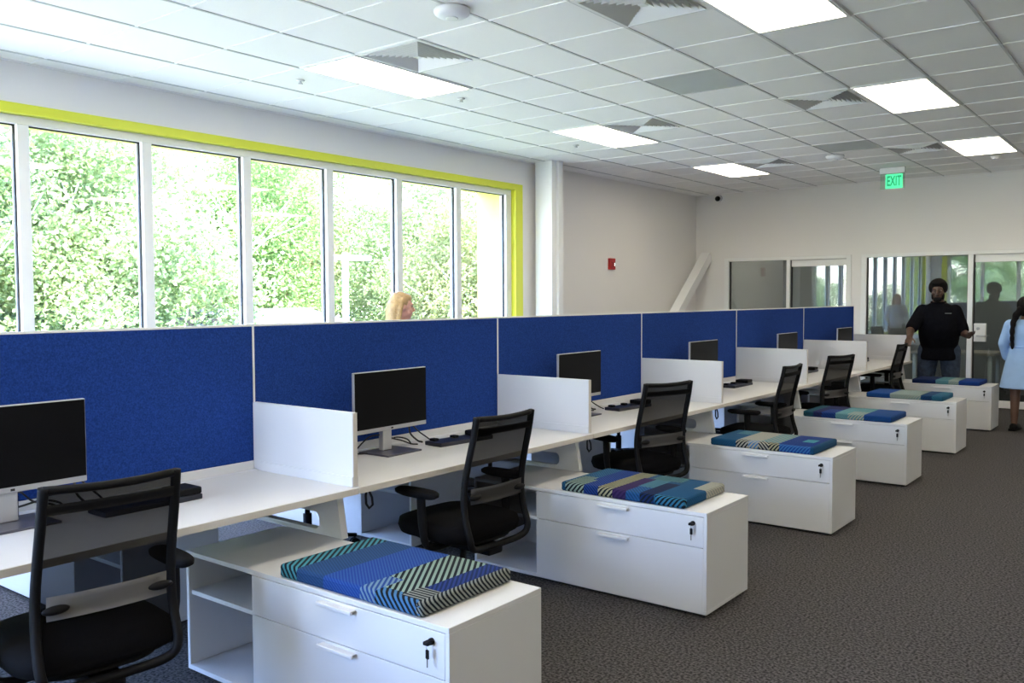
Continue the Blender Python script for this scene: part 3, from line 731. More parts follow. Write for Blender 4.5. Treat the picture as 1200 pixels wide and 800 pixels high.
cdesc = {0: 'blue cushion with teal band and pale diagonal stripes', 1: 'patchwork cushion of blue, purple and cream stripes', 2: 'teal and royal blue patchwork cushion with small square',
         3: 'dark navy and pale teal banded cushion', 4: 'royal blue, cream and teal banded cushion', 5: 'navy and blue cushion with teal middle band'}
for k in range(6):
    r = thing('seat_cushion', '%s, %s credenza from end wall' % (cdesc[k], ORD[5-k]), 'cushion', (1.205, CY + k*W + 0.243, CH), 0, 'patterned cushions on the credenzas')
    pm = patch_mat('cushion_weave', *pats[k])
    b = new_bm(); box(b, -0.36, 0.36, -0.235, 0.235, 0.0, 0.05, 0.013, 3); ssmooth(part('cushion_body', b, pm, r))
    b = new_bm()
    for z in (0.012, 0.038):
        tube(b, [(x*(0.3575), y*0.2325, z) for x, y in ((-1, -0.97), (-0.98, -1), (0.98, -1), (1, -0.97), (1, 0.97), (0.98, 1), (-0.98, 1), (-1, 0.97))], 0.0035, 6, True)
    part('piping', b, pm, r, True)

# ------------------------------------------------------------------ monitors, power trays, cables
def make_monitor():
    r = thing('computer_monitor', 'x', 'monitor', group='switched-off monitors on the aisle side')
    w, z0, z1 = 0.530, 0.118, 0.428
    b = new_bm(); box(b, -0.012, 0.006, -w/2, w/2, z0, z1, 0.003, 1); part('casing', b, STEEL, r)
    b = new_bm(); box(b, 0.0062, 0.0085, -w/2+0.004, w/2-0.004, z0+0.022, z1-0.004); part('screen', b, SCREEN, r)
    b = new_bm(); box(b, -0.045, -0.012, -0.15, 0.15, z0+0.05, z1-0.08, 0.012); part('rear_housing', b, BLACKP, r)
    b = new_bm(); box(b, 0.0062, 0.0080, -0.007, 0.007, z0+0.007, z0+0.015); part('maker_badge', b, PLINTH, r)
    b = new_bm(); box(b, -0.060, -0.028, -0.032, 0.032, 0.010, 0.30, 0.004); st = part('stand_neck', b, STEEL, r)
    b = new_bm(); box(b, -0.054, -0.034, 0.0322, 0.035, 0.02, 0.12); part('neck_slot', b, BLACKP, st)
    b = new_bm(); box(b, -0.112, 0.098, -0.125, 0.125, 0.0, 0.009, 0.003); part('stand_base', b, mat('dark_base', (0.10, 0.10, 0.13), 0.3, metal=0.4), r)
    return r
mon = None; MON = {}
for k, cy_m in ((-1, -1.165), (0, 0.692), (1, 2.462), (2, 4.36), (3, 6.29), (4, 8.13)):
    o = mon = make_monitor() if mon is None else mon
    if k != -1: o = copy_tree(mon)
    o.location = (0.215, cy_m, HT); o.rotation_euler = (0, 0, R({1: 1.0, 0: 1.5}.get(k, 0)))
    o['label'] = 'switched-off silver-framed monitor on its stand, %s' % bayname(k)
    MON[k] = o
def make_tray():
    r = thing('power_tray', 'x', 'power strip', group='black power trays on the desks')
    b = new_bm(); box(b, -0.065, 0.065, 0.0, 0.40, 0.0, 0.022, 0.004); part('tray_body', b, NAVYP, r)
    b = new_bm(); box(b, -0.055, 0.062, 0.29, 0.40, 0.0225, 0.050, 0.006); part('adapter_brick', b, BLACKP, r)
    for y in (0.02, 0.17):
        b = new_bm(); box(b, -0.05, -0.01, y, y+0.035, 0.0225, 0.036, 0.004); part('plug', b, BLACKP, r)
    return r
tr = None
for k, y0 in ((-1, -0.915), (0, 0.955), (1, 2.80), (2, 4.74), (3, 6.50), (4, 8.34)):
    if tr is None: o = tr = make_tray()
    else: o = copy_tree(tr)
    o.location = (0.262 if k > -1 else 0.31, y0, HT); o.rotation_euler = (0, 0, R(-5 if k in (0, 1) else 0))
    o['label'] = 'black power tray with adapter brick on desk, %s' % bayname(k)
cab = 0
for k, y0 in ((-1, -1.165), (0, 0.692), (1, 2.462), (2, 4.36)):
    for q, pts in enumerate((
        [(0.165, 0.02, 0.07), (0.13, 0.06, 0.10), (0.10, 0.12, 0.05), (0.11, 0.18, 0.03), (0.15, 0.22, 0.008), (0.18, 0.24, 0.006)],
        [(0.165, 0.02, 0.05), (0.12, 0.08, 0.045), (0.11, 0.15, 0.05), (0.14, 0.20, 0.035), (0.16, 0.21, 0.007)],
        [(0.165, -0.02, 0.09), (0.13, -0.08, 0.08), (0.10, -0.14, 0.02), (0.12, -0.18, 0.006), (0.16, -0.12, 0.006)],
        [(0.07, 0.29, 0.11), (0.08, 0.29, 0.05), (0.12, 0.31, 0.009), (0.15, 0.31, 0.006)],
        [(0.07, 0.30, 0.11), (0.09, 0.34, 0.06), (0.15, 0.36, 0.02), (0.205, 0.33, 0.012)])):
        b = new_bm()
        P = [Vector((x, y0+y, HT+z)) for x, y, z in pts]; S = []
        for i in range(len(P)-1):
            p0, p1, p2, p3 = P[max(i-1, 0)], P[i], P[i+1], P[min(i+2, len(P)-1)]
            for s in range(4):
                t_ = s/4; S.append(0.5*((2*p1) + (p2-p0)*t_ + (2*p0-5*p1+4*p2-p3)*t_*t_ + (3*p1-p0-3*p2+p3)*t_**3))
        S.append(P[-1])
        for s in S: s.z = max(s.z, HT+0.0065); s.x = max(s.x, 0.062 if s.z < HT+0.05 else 0.03)
        tube(b, [s - Vector((0.215, y0, HT)) for s in S], 0.004 if q != 3 else 0.005, 6)
        part('cable', b, RUBBER, MON[k], True)

# ------------------------------------------------------------------ office chairs
def catmull(P, n=5, closed=False):
    P = [Vector(p) for p in P]; S = []
    N = len(P)
    for i in range(N-1):
        p0, p1, p2, p3 = P[max(i-1, 0)], P[i], P[i+1], P[min(i+2, N-1)]
        for s in range(n):
            t = s/n; S.append(0.5*((2*p1) + (p2-p0)*t + (2*p0-5*p1+4*p2-p3)*t*t + (3*p1-p0-3*p2+p3)*t**3))
    S.append(P[-1])
    return S
PROF = [(0.272, 1.000), (0.262, 0.945), (0.247, 0.88), (0.224, 0.79), (0.205, 0.70), (0.199, 0.62), (0.208, 0.545), (0.226, 0.485)]
def prof_x(z):
    for (x0, z0), (x1, z1) in zip(PROF, PROF[1:]):
        if z1 <= z <= z0: return x0 + (x1-x0)*(z0-z)/(z0-z1)
    return PROF[0][0] if z > 1 else PROF[-1][0]
def half_w(z): return 0.193 + 0.012*(1.0-z)/0.5
def make_chair():
    r = thing('office_chair', 'x', 'office chair')
    # side rails and bottom loop of the back frame, one bent tube
    Lp = [(x, -half_w(z), z) for x, z in PROF] + [(0.238, -0.203, 0.445), (0.236, -0.190, 0.412), (0.225, -0.150, 0.392), (0.215, -0.07, 0.384)]
    Rp = [(x, -y, z) for x, y, z in Lp[::-1]]
    b = new_bm(); tube(b, catmull(Lp + [(0.213, 0, 0.382)] + Rp, 4), 0.0155, 8, scale=(1.0, 1.0)); part('back_frame', b, BLACKP, r, True)
    b = new_bm()
    P = [(prof_x(0.985)+0.016*math.cos(math.pi*t/2), t*0.193, 0.992-0.006*math.cos(math.pi*t/2)) for t in [i/6 for i in range(-6, 7)]]
    tube(b, P, 0.013, 8); part('top_rail', b, BLACKP, r, True)
    def surf(z0, z1, dx, nz, belly, hw=None, ny=10, th=0.0):
        b = new_bm(); V = []
        for i in range(nz+1):
            z = z0 + (z1-z0)*i/nz; row = []
            for j in range(ny+1):
                t = -1 + 2*j/ny
                row.append(b.verts.new((prof_x(z) + dx + belly*(1-t*t), t*(hw or half_w(z)-0.004), z)))
            V.append(row)
        for i in range(nz):
            for j in range(ny): b.faces.new((V[i][j], V[i][j+1], V[i+1][j+1], V[i+1][j]))
        if th:
            g = bmesh.ops.solidify(b, geom=b.faces[:], thickness=th)
        return b
    part('back_netting', surf(0.44, 0.99, -0.004, 16, 0.016), NET, r, True)
    part('head_band', surf(0.918, 0.950, 0.010, 3, 0.014, 0.205, th=0.008), BLACKP, r, True)
    lm = part('lumbar_pad', surf(0.600, 0.672, 0.018, 4, 0.016, 0.178, th=0.005), LUMB, r, True)
    for s in (-1, 1):
        b = new_bm(); bmesh.ops.create_uvsphere(b, u_segments=12, v_segments=8, radius=1)
        for v in b.verts: v.co = Vector((v.co.x*0.012 + prof_x(0.63)+0.028, v.co.y*0.040 + s*0.155, v.co.z*0.014 + 0.632))
        part('lumbar_clip', b, BLACKP, lm, True)
    # seat
    b = new_bm(); loft(b, [(-0.02, 0, 0.412, 0.205, 0.210), (-0.022, 0, 0.422, 0.235, 0.240), (-0.024, 0, 0.455, 0.247, 0.250), (-0.024, 0, 0.485, 0.240, 0.244), (-0.022, 0, 0.499, 0.205, 0.21), (-0.02, 0, 0.503, 0.10, 0.10)], 28, 3.8)
    part('seat', b, BLACKM, r, True)
    b = new_bm(); loft(b, [(0.0, 0, 0.375, 0.13, 0.11), (0, 0, 0.40, 0.20, 0.20), (0, 0, 0.412, 0.205, 0.205)], 24, 3.0); part('seat_shell', b, BLACKP, r, True)
    b = new_bm(); box(b, -0.10, 0.215, -0.05, 0.05, 0.335, 0.385, 0.012); tube(b, [(-0.02, 0.05, 0.365), (-0.02, 0.20, 0.36), (-0.02, 0.25, 0.355)], 0.007, 6); part('tilt_mechanism', b, BLACKP, r)
    for s in (-1, 1):
        b = new_bm(); tube(b, catmull([(0.03, s*0.12, 0.385), (0.03, s*0.22, 0.383), (0.03, s*0.275, 0.41), (0.025, s*0.292, 0.50), (0.02, s*0.295, 0.63)], 4), [0.017]*12 + [0.019]*5, 8, scale=(0.8, 1.35))
        a = part('armrest', b, BLACKP, r, True)
        b = new_bm(); loft(b, [(0.0, s*0.297, 0.630, 0.105, 0.030), (-0.005, s*0.297, 0.640, 0.130, 0.043), (-0.005, s*0.297, 0.654, 0.132, 0.045), (-0.002, s*0.297, 0.663, 0.118, 0.036)], 24, 2.6)
        part('arm_pad', b, BLACKM, a, True)
    b = new_bm(); tube(b, [(0, 0, 0.09), (0, 0, 0.24)], 0.026, 14); tube(b, [(0, 0, 0.24), (0, 0, 0.34)], 0.016, 12); part('gas_column', b, BLACKP, r, True)
    b = new_bm(); lathe(b, [(0.045, 0.07), (0.05, 0.085), (0.045, 0.115), (0.03, 0.12)], seg=16); part('base_hub', b, BLACKP, r, True)
    for q in range(5):
        a = R(72*q+18); c, s = math.cos(a), math.sin(a)
        b = new_bm(); tube(b, [(0.03*c, 0.03*s, 0.098), (0.16*c, 0.16*s, 0.088), (0.30*c, 0.30*s, 0.074)], [0.026, 0.021, 0.015], 8, scale=(0.7, 1.1)); sp = part('base_spoke', b, BLACKP, r, True)
        b = new_bm()
        for e in (-1, 1):
            p = Vector((0.29*c, 0.29*s, 0.029)); d = Vector((-s, c, 0))
            tube(b, [p + d*e*0.008, p + d*e*0.024], 0.029, 14)
        tube(b, [(0.29*c, 0.29*s, 0.03), (0.29*c, 0.29*s, 0.075)], 0.006, 6)
        part('caster', b, BLACKP, sp, True)
    return r
chair0 = None
def place_chair(bx_, by_, ang, label, group, dz=0.0, flip=False):
    """bx_, by_: where the middle of the back's top edge is"""
    global chair0
    if chair0 is None: o = chair0 = make_chair()
    else: o = copy_tree(chair0)
    a = R(ang) + (math.pi if flip else 0)
    o.location = (bx_ - 0.27*math.cos(a), by_ - 0.27*math.sin(a), 0); o.rotation_euler = (0, 0, a)
    if dz:
        for ch in o.children:
            if ch.name.split('.')[0] not in ('gas_column', 'base_hub', 'base_spoke'): ch.location.z += dz
    o['label'] = label; o['group'] = group
    return o
C6 = (0.80, 8.372)
for (x, y, a, k) in ((0.962, -1.195, -6.6, -1), (0.995, 0.648, -2.4, 0), (0.900, 2.423, -17.5, 1), (1.022, 4.234, 2.0, 2), (0.862, 5.94, -16, 3)):
    place_chair(x, y, a, 'black mesh-back office chair on the aisle side, %s' % bayname(k), 'black mesh office chairs, aisle side', dz=-0.02 if k == 3 else 0.0)
place_chair(C6[0], C6[1], 0.0, 'black mesh-back office chair under the hand of the man in black', 'black mesh office chairs, aisle side', dz=-0.022)
for (y, a, k) in ((0.85, 10, 0), (2.75, -20, 1), (4.45, 35, 2), (6.4, -8, 3), (8.2, 12, 4)):
    place_chair(-0.98, y, a, 'black mesh-back office chair on the window side, %s' % bayname(k), 'black mesh office chairs, window side', flip=True)

# ------------------------------------------------------------------ people
def capsule(b, p0, p1, r0, r1, seg=12):
    p0, p1 = Vector(p0), Vector(p1); t = (p1-p0)
    t = t.normalized() if t.length > 1e-6 else Vector((0, 0, 1))
    P, Q = [], []
    for a in (-88, -60, -30): P.append(p0 + t*r0*math.sin(R(a))); Q.append(r0*math.cos(R(a)))
    P.append(p0); Q.append(r0); P.append(p1); Q.append(r1)
    for a in (30, 60, 88): P.append(p1 + t*r1*math.sin(R(a))); Q.append(r1*math.cos(R(a)))
    tube(b, P, Q, seg)
def ball(b, c, rad, rot=None):
    q = bmesh.ops.create_uvsphere(b, u_segments=18, v_segments=12, radius=1)['verts']
    M_ = rot or Matrix.Identity(3)
    for v in q: v.co = Vector(c) + M_ @ Vector((v.co.x*rad[0], v.co.y*rad[1], v.co.z*rad[2]))
def chain(b, pts, rs, seg=12):
    for i in range(len(pts)-1): capsule(b, pts[i], pts[i+1], rs[i], rs[i+1], seg)
def fuse(name, b, voxel, iters, material, parent):
    bmesh.ops.recalc_face_normals(b, faces=b.faces)
    me = bpy.data.meshes.new(name); b.to_mesh(me); b.free()
    t = bpy.data.objects.new('tmp', me); C.objects.link(t)
    md = t.modifiers.new('r', 'REMESH'); md.mode = 'VOXEL'; md.voxel_size = voxel; md.use_smooth_shade = True
    sm = t.modifiers.new('s', 'SMOOTH'); sm.iterations = iters; sm.factor = 0.5
    bpy.context.view_layer.update()
    res = bpy.data.meshes.new_from_object(t.evaluated_get(bpy.context.evaluated_depsgraph_get()))
    bpy.data.objects.remove(t)
    res.name = name; res.materials.clear(); res.materials.append(material)
    for p in res.polygons: p.use_smooth = True
    return obj(name, res, parent)
def hand(b, wrist, dirv, palm_n, thumb_side, curl=0.3, L=0.19, spread=0.012, r=0.0095):
    """five fingers; dirv along the hand, palm_n out of the palm, thumb_side towards the thumb"""
    d, n, t = Vector(dirv).normalized(), Vector(palm_n).normalized(), Vector(thumb_side).normalized(); w = Vector(wrist)
    pc = w + d*L*0.27
    for k in range(4):
        o = t*(0.030 - 0.020*k)
        capsule(b, w + o*0.6, w + d*L*0.5 + o, 0.015, 0.0125, 8)
        ln = L*(0.44, 0.50, 0.46, 0.36)[k]
        p = w + d*L*0.50 + o; dd = d.copy(); seg = [0.45, 0.30, 0.25]
        for q, s in enumerate(seg):
            a = curl*(0.7 + 0.5*q); dd = (dd*math.cos(a) + n*math.sin(a)).normalized()
            p2 = p + dd*ln*s + t*spread*(0.5-k/3)*0.3
            capsule(b, p, p2, r*(1-0.07*q), r*(1-0.07*(q+1)), 8); p = p2
    p = w + d*L*0.12 + t*0.022; p2 = w + d*L*0.34 + t*0.062 + n*0.012; p3 = p2 + (d*0.8 + t*0.2 + n*0.6).normalized()*0.038
    capsule(b, p, p2, 0.016, 0.011, 8); capsule(b, p2, p3, 0.011, 0.009, 8)
def head(b, c, s=1.0, tilt=0.0):
    """head looking to local -y, c = centre of skull"""
    c = Vector(c); T = Matrix.Rotation(tilt, 3, 'X')
    def P(x, y, z): return c + T @ Vector((x*s, y*s, z*s))
    ball(b, P(0, 0.005, 0.015), (0.076*s, 0.095*s, 0.10*s), T); ball(b, P(0, -0.030, -0.062), (0.058*s, 0.062*s, 0.060*s), T)
    ball(b, P(0, -0.062, -0.095), (0.030*s, 0.028*s, 0.022*s), T)
    capsule(b, P(0, -0.088, 0.012), P(0, -0.110, -0.030), 0.010*s, 0.016*s, 8)
    for e in (-1, 1):
        ball(b, P(e*0.033, -0.075, 0.024), (0.024*s, 0.018*s, 0.010*s), T); ball(b, P(e*0.040, -0.060, -0.030), (0.024*s, 0.026*s, 0.022*s), T)
        ball(b, P(e*0.078, 0.008, -0.008), (0.010*s, 0.022*s, 0.033*s), T)
    ball(b, P(0, -0.086, -0.058), (0.024*s, 0.014*s, 0.007*s), T); ball(b, P(0, -0.084, -0.070), (0.021*s, 0.013*s, 0.007*s), T)
    return P, T
def eyes(P, T, s, parent):
    ew = mat('eye_white', (0.28, 0.25, 0.23), 0.4); ed = mat('eye_dark', (0.02, 0.012, 0.008), 0.2)
    for e in (-1, 1):
        b = new_bm(); ball(b, P(e*0.032, -0.079, 0.006), (0.012*s, 0.010*s, 0.006*s), T); o = part('eye', b, ew, parent, True)
        b = new_bm(); ball(b, P(e*0.032, -0.0885, 0.006), (0.006*s, 0.003*s, 0.006*s), T); part('iris', b, ed, o, True)

# --- man in black polo, leaning over the chair
man = thing('person', 'bearded man in black polo and jeans with his hand on a chair back', 'person', (0.985, 9.345, 0), R(6))
Minv = Matrix.Translation((0.985, 9.345, 0)) @ Matrix.Rotation(R(6), 4, 'Z'); Minv = Minv.inverted()
hr = Minv @ Vector((C6[0]+0.012, C6[1]+0.20, 0.995))          # top corner of the chair back
ER, WR = Vector((-0.285, -0.34, 1.12)), None
SR, SL = Vector((-0.180, -0.13, 1.350)), Vector((0.180, -0.13, 1.350))
WR = hr + Vector((0.0, 0.115, 0.045))
EL, WL = Vector((0.275, -0.08, 1.085)), Vector((0.345, -0.30, 1.055))
torso = [(0, 0.01, 0.80, 0.16, 0.13), (0, 0.0, 0.90, 0.190, 0.165), (0, -0.035, 1.02, 0.212, 0.205), (0, -0.07, 1.12, 0.215, 0.205), (0, -0.095, 1.24, 0.205, 0.18), (0, -0.115, 1.33, 0.195, 0.145), (0, -0.135, 1.40, 0.150, 0.105), (0, -0.15, 1.455, 0.085, 0.080)]
b = new_bm(); loft(b, torso, 24, 2.3)
capsule(b, (0, -0.14, 1.42), (0, -0.185, 1.53), 0.068, 0.062)
P_, T_ = head(b, (0, -0.205, 1.605), 1.04, R(10))
for s in (-1, 1):
    chain(b, [(s*0.115, 0.0, 0.88), (s*0.135, -0.02, 0.49), (s*0.145, 0.015, 0.09)], [0.11, 0.072, 0.045])
    chain(b, [(s*0.147, 0.03, 0.05), (s*0.165, -0.17, 0.038)], [0.045, 0.036])
chain(b, [SR, ER, WR], [0.070, 0.050, 0.034]); chain(b, [SL, EL, WL], [0.070, 0.050, 0.034])
hand(b, WR, hr - WR + Vector((0, 0.0, 0.0)), (0, -0.3, -0.95), (1, 0, 0), 0.62, 0.185)
hand(b, WL, (0.18, -0.96, 0.05), (-0.35, 0, 0.94), (0.9, 0.2, 0.35), 0.42, 0.185)
fuse('body', b, 0.0075, 5, SKIN_DARK, man)
eyes(P_, T_, 1.04, man)
b = new_bm()
loft(b, [(x, y, z, rx+0.016, ry+0.016) for x, y, z, rx, ry in [(0, 0.0, 0.745, 0.200, 0.175), (0, -0.003, 0.80, 0.200, 0.175)] + torso[1:7]] + [(0, -0.147, 1.45, 0.090, 0.086)], 26, 2.3)
for S_, E_ in ((SR, ER), (SL, EL)): chain(b, [S_, S_ + (E_-S_)*0.45, S_ + (E_-S_)*0.86], [0.082, 0.078, 0.076])
sh = fuse('polo_shirt', b, 0.012, 4, SHIRT, man)
b = new_bm(); tube(b, [(0.078*math.cos(a), -0.155 + 0.078*math.sin(a), 1.455 + 0.012*math.sin(a)) for a in [2*math.pi*i/18 for i in range(18)]], 0.013, 8, True); part('collar', b, SHIRT, sh, True)
b = new_bm(); box(b, 0.085, 0.155, -0.272, -0.262, 1.318, 1.327); part('chest_emblem', b, mat('emblem_grey', (0.12, 0.125, 0.13), 0.6), sh)
b = new_bm()
loft(b, [(0, 0.005, 0.79, 0.18, 0.145), (0, 0.0, 0.86, 0.215, 0.172), (0, -0.005, 0.93, 0.205, 0.165)], 24, 2.3)
for s in (-1, 1): chain(b, [(s*0.118, 0.0, 0.86), (s*0.14, -0.022, 0.49), (s*0.147, 0.01, 0.12)], [0.128, 0.096, 0.078])
fuse('jeans', b, 0.012, 4, DENIM, man)
for s in (-1, 1):
    b = new_bm(); chain(b, [(s*0.147, 0.05, 0.055), (s*0.155, -0.06, 0.052), (s*0.168, -0.19, 0.042)], [0.053, 0.052, 0.042]); box(b, s*0.155-0.05, s*0.155+0.05, -0.22, 0.09, 0.0, 0.02)
    fuse('shoe', b, 0.009, 3, BLACKP, man)
b = new_bm(); ball(b, P_(0, 0.022, 0.042), (0.100, 0.108, 0.096), T_); ball(b, P_(0, -0.02, 0.088), (0.085, 0.085, 0.048), T_)
for e in (-1, 1): ball(b, P_(e*0.074, 0.0, 0.03), (0.030, 0.058, 0.066), T_)
fuse('hair', b, 0.008, 2, HAIR_B, man)
b = new_bm(); ball(b, P_(0, -0.072, -0.100), (0.050, 0.040, 0.036), T_); ball(b, P_(0, -0.100, -0.050), (0.030, 0.010, 0.006), T_)
for e in (-1, 1): ball(b, P_(e*0.056, -0.035, -0.068), (0.016, 0.042, 0.046), T_)
fuse('beard', b, 0.007, 2, HAIR_B, man)

# --- woman in light blue dress, seen from behind, by the glazed door
w2 = thing('person', 'person in a light blue dress with a long black braid, by the glazed door', 'person', (1.965, 8.90, 0), R(172))
b = new_bm()
loft(b, [(0, 0, 0.72, 0.14, 0.11), (0, 0, 0.82, 0.165, 0.125), (0, 0, 0.96, 0.115, 0.09), (0, 0, 1.10, 0.135, 0.10), (0, 0, 1.20, 0.145, 0.09), (0, 0, 1.255, 0.07, 0.06)], 22, 2.2)
capsule(b, (0, 0, 1.22), (0, -0.01, 1.32), 0.046, 0.044)
P_, T_ = head(b, (0, -0.02, 1.395), 0.90, 0)
for s in (-1, 1):
    chain(b, [(s*0.085, 0, 0.76), (s*0.085, -0.01, 0.44), (s*0.085, 0.01, 0.08)], [0.085, 0.056, 0.034]); chain(b, [(s*0.085, 0.03, 0.045), (s*0.095, -0.13, 0.032)], [0.036, 0.028])
    E_, Wp = Vector((s*0.215, 0.01, 0.99)), Vector((s*0.205, -0.10, 0.80))
    chain(b, [(s*0.155, 0, 1.205), E_, Wp], [0.045, 0.036, 0.025]); hand(b, Wp, (0, -0.35, -0.93), (-s, 0, 0), (0, -0.9, 0.35), 0.25, 0.155, r=0.008)
fuse('body', b, 0.0075, 5, SKIN_MED, w2)
eyes(P_, T_, 0.90, w2)
b = new_bm()
loft(b, [(0, 0.0, 0.485, 0.245, 0.20), (0, 0, 0.60, 0.225, 0.18), (0, 0, 0.78, 0.19, 0.15), (0, 0, 0.93, 0.140, 0.112), (0, 0, 0.97, 0.132, 0.106), (0, 0, 1.10, 0.152, 0.118), (0, 0, 1.20, 0.16, 0.106), (0, 0, 1.262, 0.075, 0.066)], 30, 2.1)
for s in (-1, 1): chain(b, [(s*0.155, 0, 1.20), (s*0.215, 0.01, 0.99), (s*0.207, -0.085, 0.83)], [0.062, 0.056, 0.048])
dr_ = fuse('dress', b, 0.012, 3, DRESS, w2)
b = new_bm(); tube(b, [(0.138*math.cos(a), 0.112*math.sin(a), 0.955) for a in [2*math.pi*i/20 for i in range(20)]], 0.010, 8, True); part('waist_band', b, DRESS, dr_, True)
b = new_bm(); ball(b, P_(0, 0.02, 0.035), (0.088, 0.098, 0.100), T_); ball(b, P_(0, 0.06, -0.03), (0.066, 0.055, 0.07), T_); ball(b, P_(0, 0.095, 0.02), (0.045, 0.04, 0.045), T_)
hb = fuse('hair', b, 0.008, 2, HAIR_B, w2)
b = new_bm()
BP = [(0.03, 0.085, 1.36), (0.065, 0.11, 1.30), (0.085, 0.125, 1.22), (0.092, 0.13, 1.13), (0.092, 0.128, 1.05), (0.088, 0.125, 0.98)]
for i, (x, y, z) in enumerate(BP): ball(b, (x, y, z), (0.040-0.004*i, 0.034-0.003*i, 0.055))
for i in range(5):
    a = [(p+q)/2 for p, q in zip(BP[i], BP[i+1])]; ball(b, a, (0.032-0.004*i, 0.028-0.003*i, 0.045))
fuse('braid', b, 0.007, 2, HAIR_B, hb)
for s in (-1, 1):
    b = new_bm(); chain(b, [(s*0.085, 0.04, 0.045), (s*0.095, -0.15, 0.034)], [0.043, 0.036]); box(b, s*0.09-0.04, s*0.09+0.04, -0.18, 0.075, 0, 0.022); fuse('shoe', b, 0.009, 3, BLACKP, w2)

# --- blond woman walking between screens and windows
w3 = thing('person', 'blond woman in profile behind the blue screens by the window', 'person', (-1.98, 2.96, 0), R(150))
b = new_bm()
loft(b, [(0, 0, 0.78, 0.15, 0.12), (0, 0, 0.88, 0.17, 0.13), (0, 0, 1.02, 0.125, 0.10), (0, 0, 1.18, 0.15, 0.11), (0, 0, 1.28, 0.155, 0.095), (0, 0, 1.335, 0.07, 0.06)], 22, 2.2)
capsule(b, (0, 0, 1.30), (0, -0.015, 1.40), 0.050, 0.047)
P_, T_ = head(b, (0, -0.03, 1.462), 0.97, R(4))
for s in (-1, 1):
    chain(b, [(s*0.09, 0, 0.82), (s*0.09, -0.02, 0.46), (s*0.09, 0.02, 0.08)], [0.095, 0.060, 0.038]); chain(b, [(s*0.09, 0.04, 0.045), (s*0.10, -0.13, 0.034)], [0.038, 0.030])
    E_, Wp = Vector((s*0.225, 0.03, 1.04)), Vector((s*0.21, -0.10, 0.84))
    chain(b, [(s*0.165, 0, 1.28), E_, Wp], [0.048, 0.038, 0.027]); hand(b, Wp, (0, -0.35, -0.93), (-s, 0, 0), (0, -0.9, 0.35), 0.25, 0.165, r=0.008)
fuse('body', b, 0.0075, 5, SKIN_FAIR, w3)
eyes(P_, T_, 0.97, w3)
b = new_bm(); loft(b, [(0, 0, 0.80, 0.185, 0.145), (0, 0, 0.90, 0.18, 0.14), (0, 0, 1.03, 0.145, 0.115), (0, 0, 1.18, 0.168, 0.128), (0, 0, 1.275, 0.17, 0.11), (0, 0, 1.34, 0.078, 0.068)], 24, 2.2)
for s in (-1, 1): chain(b, [(s*0.165, 0, 1.275), (s*0.225, 0.03, 1.04), (s*0.213, -0.08, 0.87)], [0.064, 0.054, 0.046])
fuse('blouse', b, 0.012, 3, TOPC, w3)
b = new_bm(); loft(b, [(0, 0, 0.74, 0.16, 0.13), (0, 0, 0.86, 0.178, 0.14)], 22, 2.2)
for s in (-1, 1): chain(b, [(s*0.092, 0, 0.80), (s*0.092, -0.02, 0.46), (s*0.092, 0.02, 0.10)], [0.10, 0.078, 0.065])
fuse('trousers', b, 0.012, 3, PLINTH, w3)
b = new_bm(); ball(b, P_(0, 0.028, 0.036), (0.088, 0.092, 0.092), T_); ball(b, P_(0, -0.005, 0.075), (0.07, 0.078, 0.045), T_)
loft(b, [(0, 0.055, 1.28, 0.092, 0.050), (0, 0.050, 1.34, 0.096, 0.064), (0, 0.046, 1.42, 0.094, 0.068), (0, 0.022, 1.50, 0.088, 0.078)], 22, 2.2)
for e in (-1, 1): chain(b, [(e*0.070, -0.015, 1.525), (e*0.084, 0.012, 1.43), (e*0.084, 0.03, 1.33)], [0.020, 0.024, 0.022])
fuse('hair', b, 0.008, 2, HAIR_Y, w3)
for s in (-1, 1):
    b = new_bm(); chain(b, [(s*0.09, 0.05, 0.05), (s*0.10, -0.15, 0.036)], [0.045, 0.037]); box(b, s*0.095-0.042, s*0.095+0.042, -0.18, 0.085, 0, 0.022); fuse('shoe', b, 0.009, 3, BLACKP, w3)

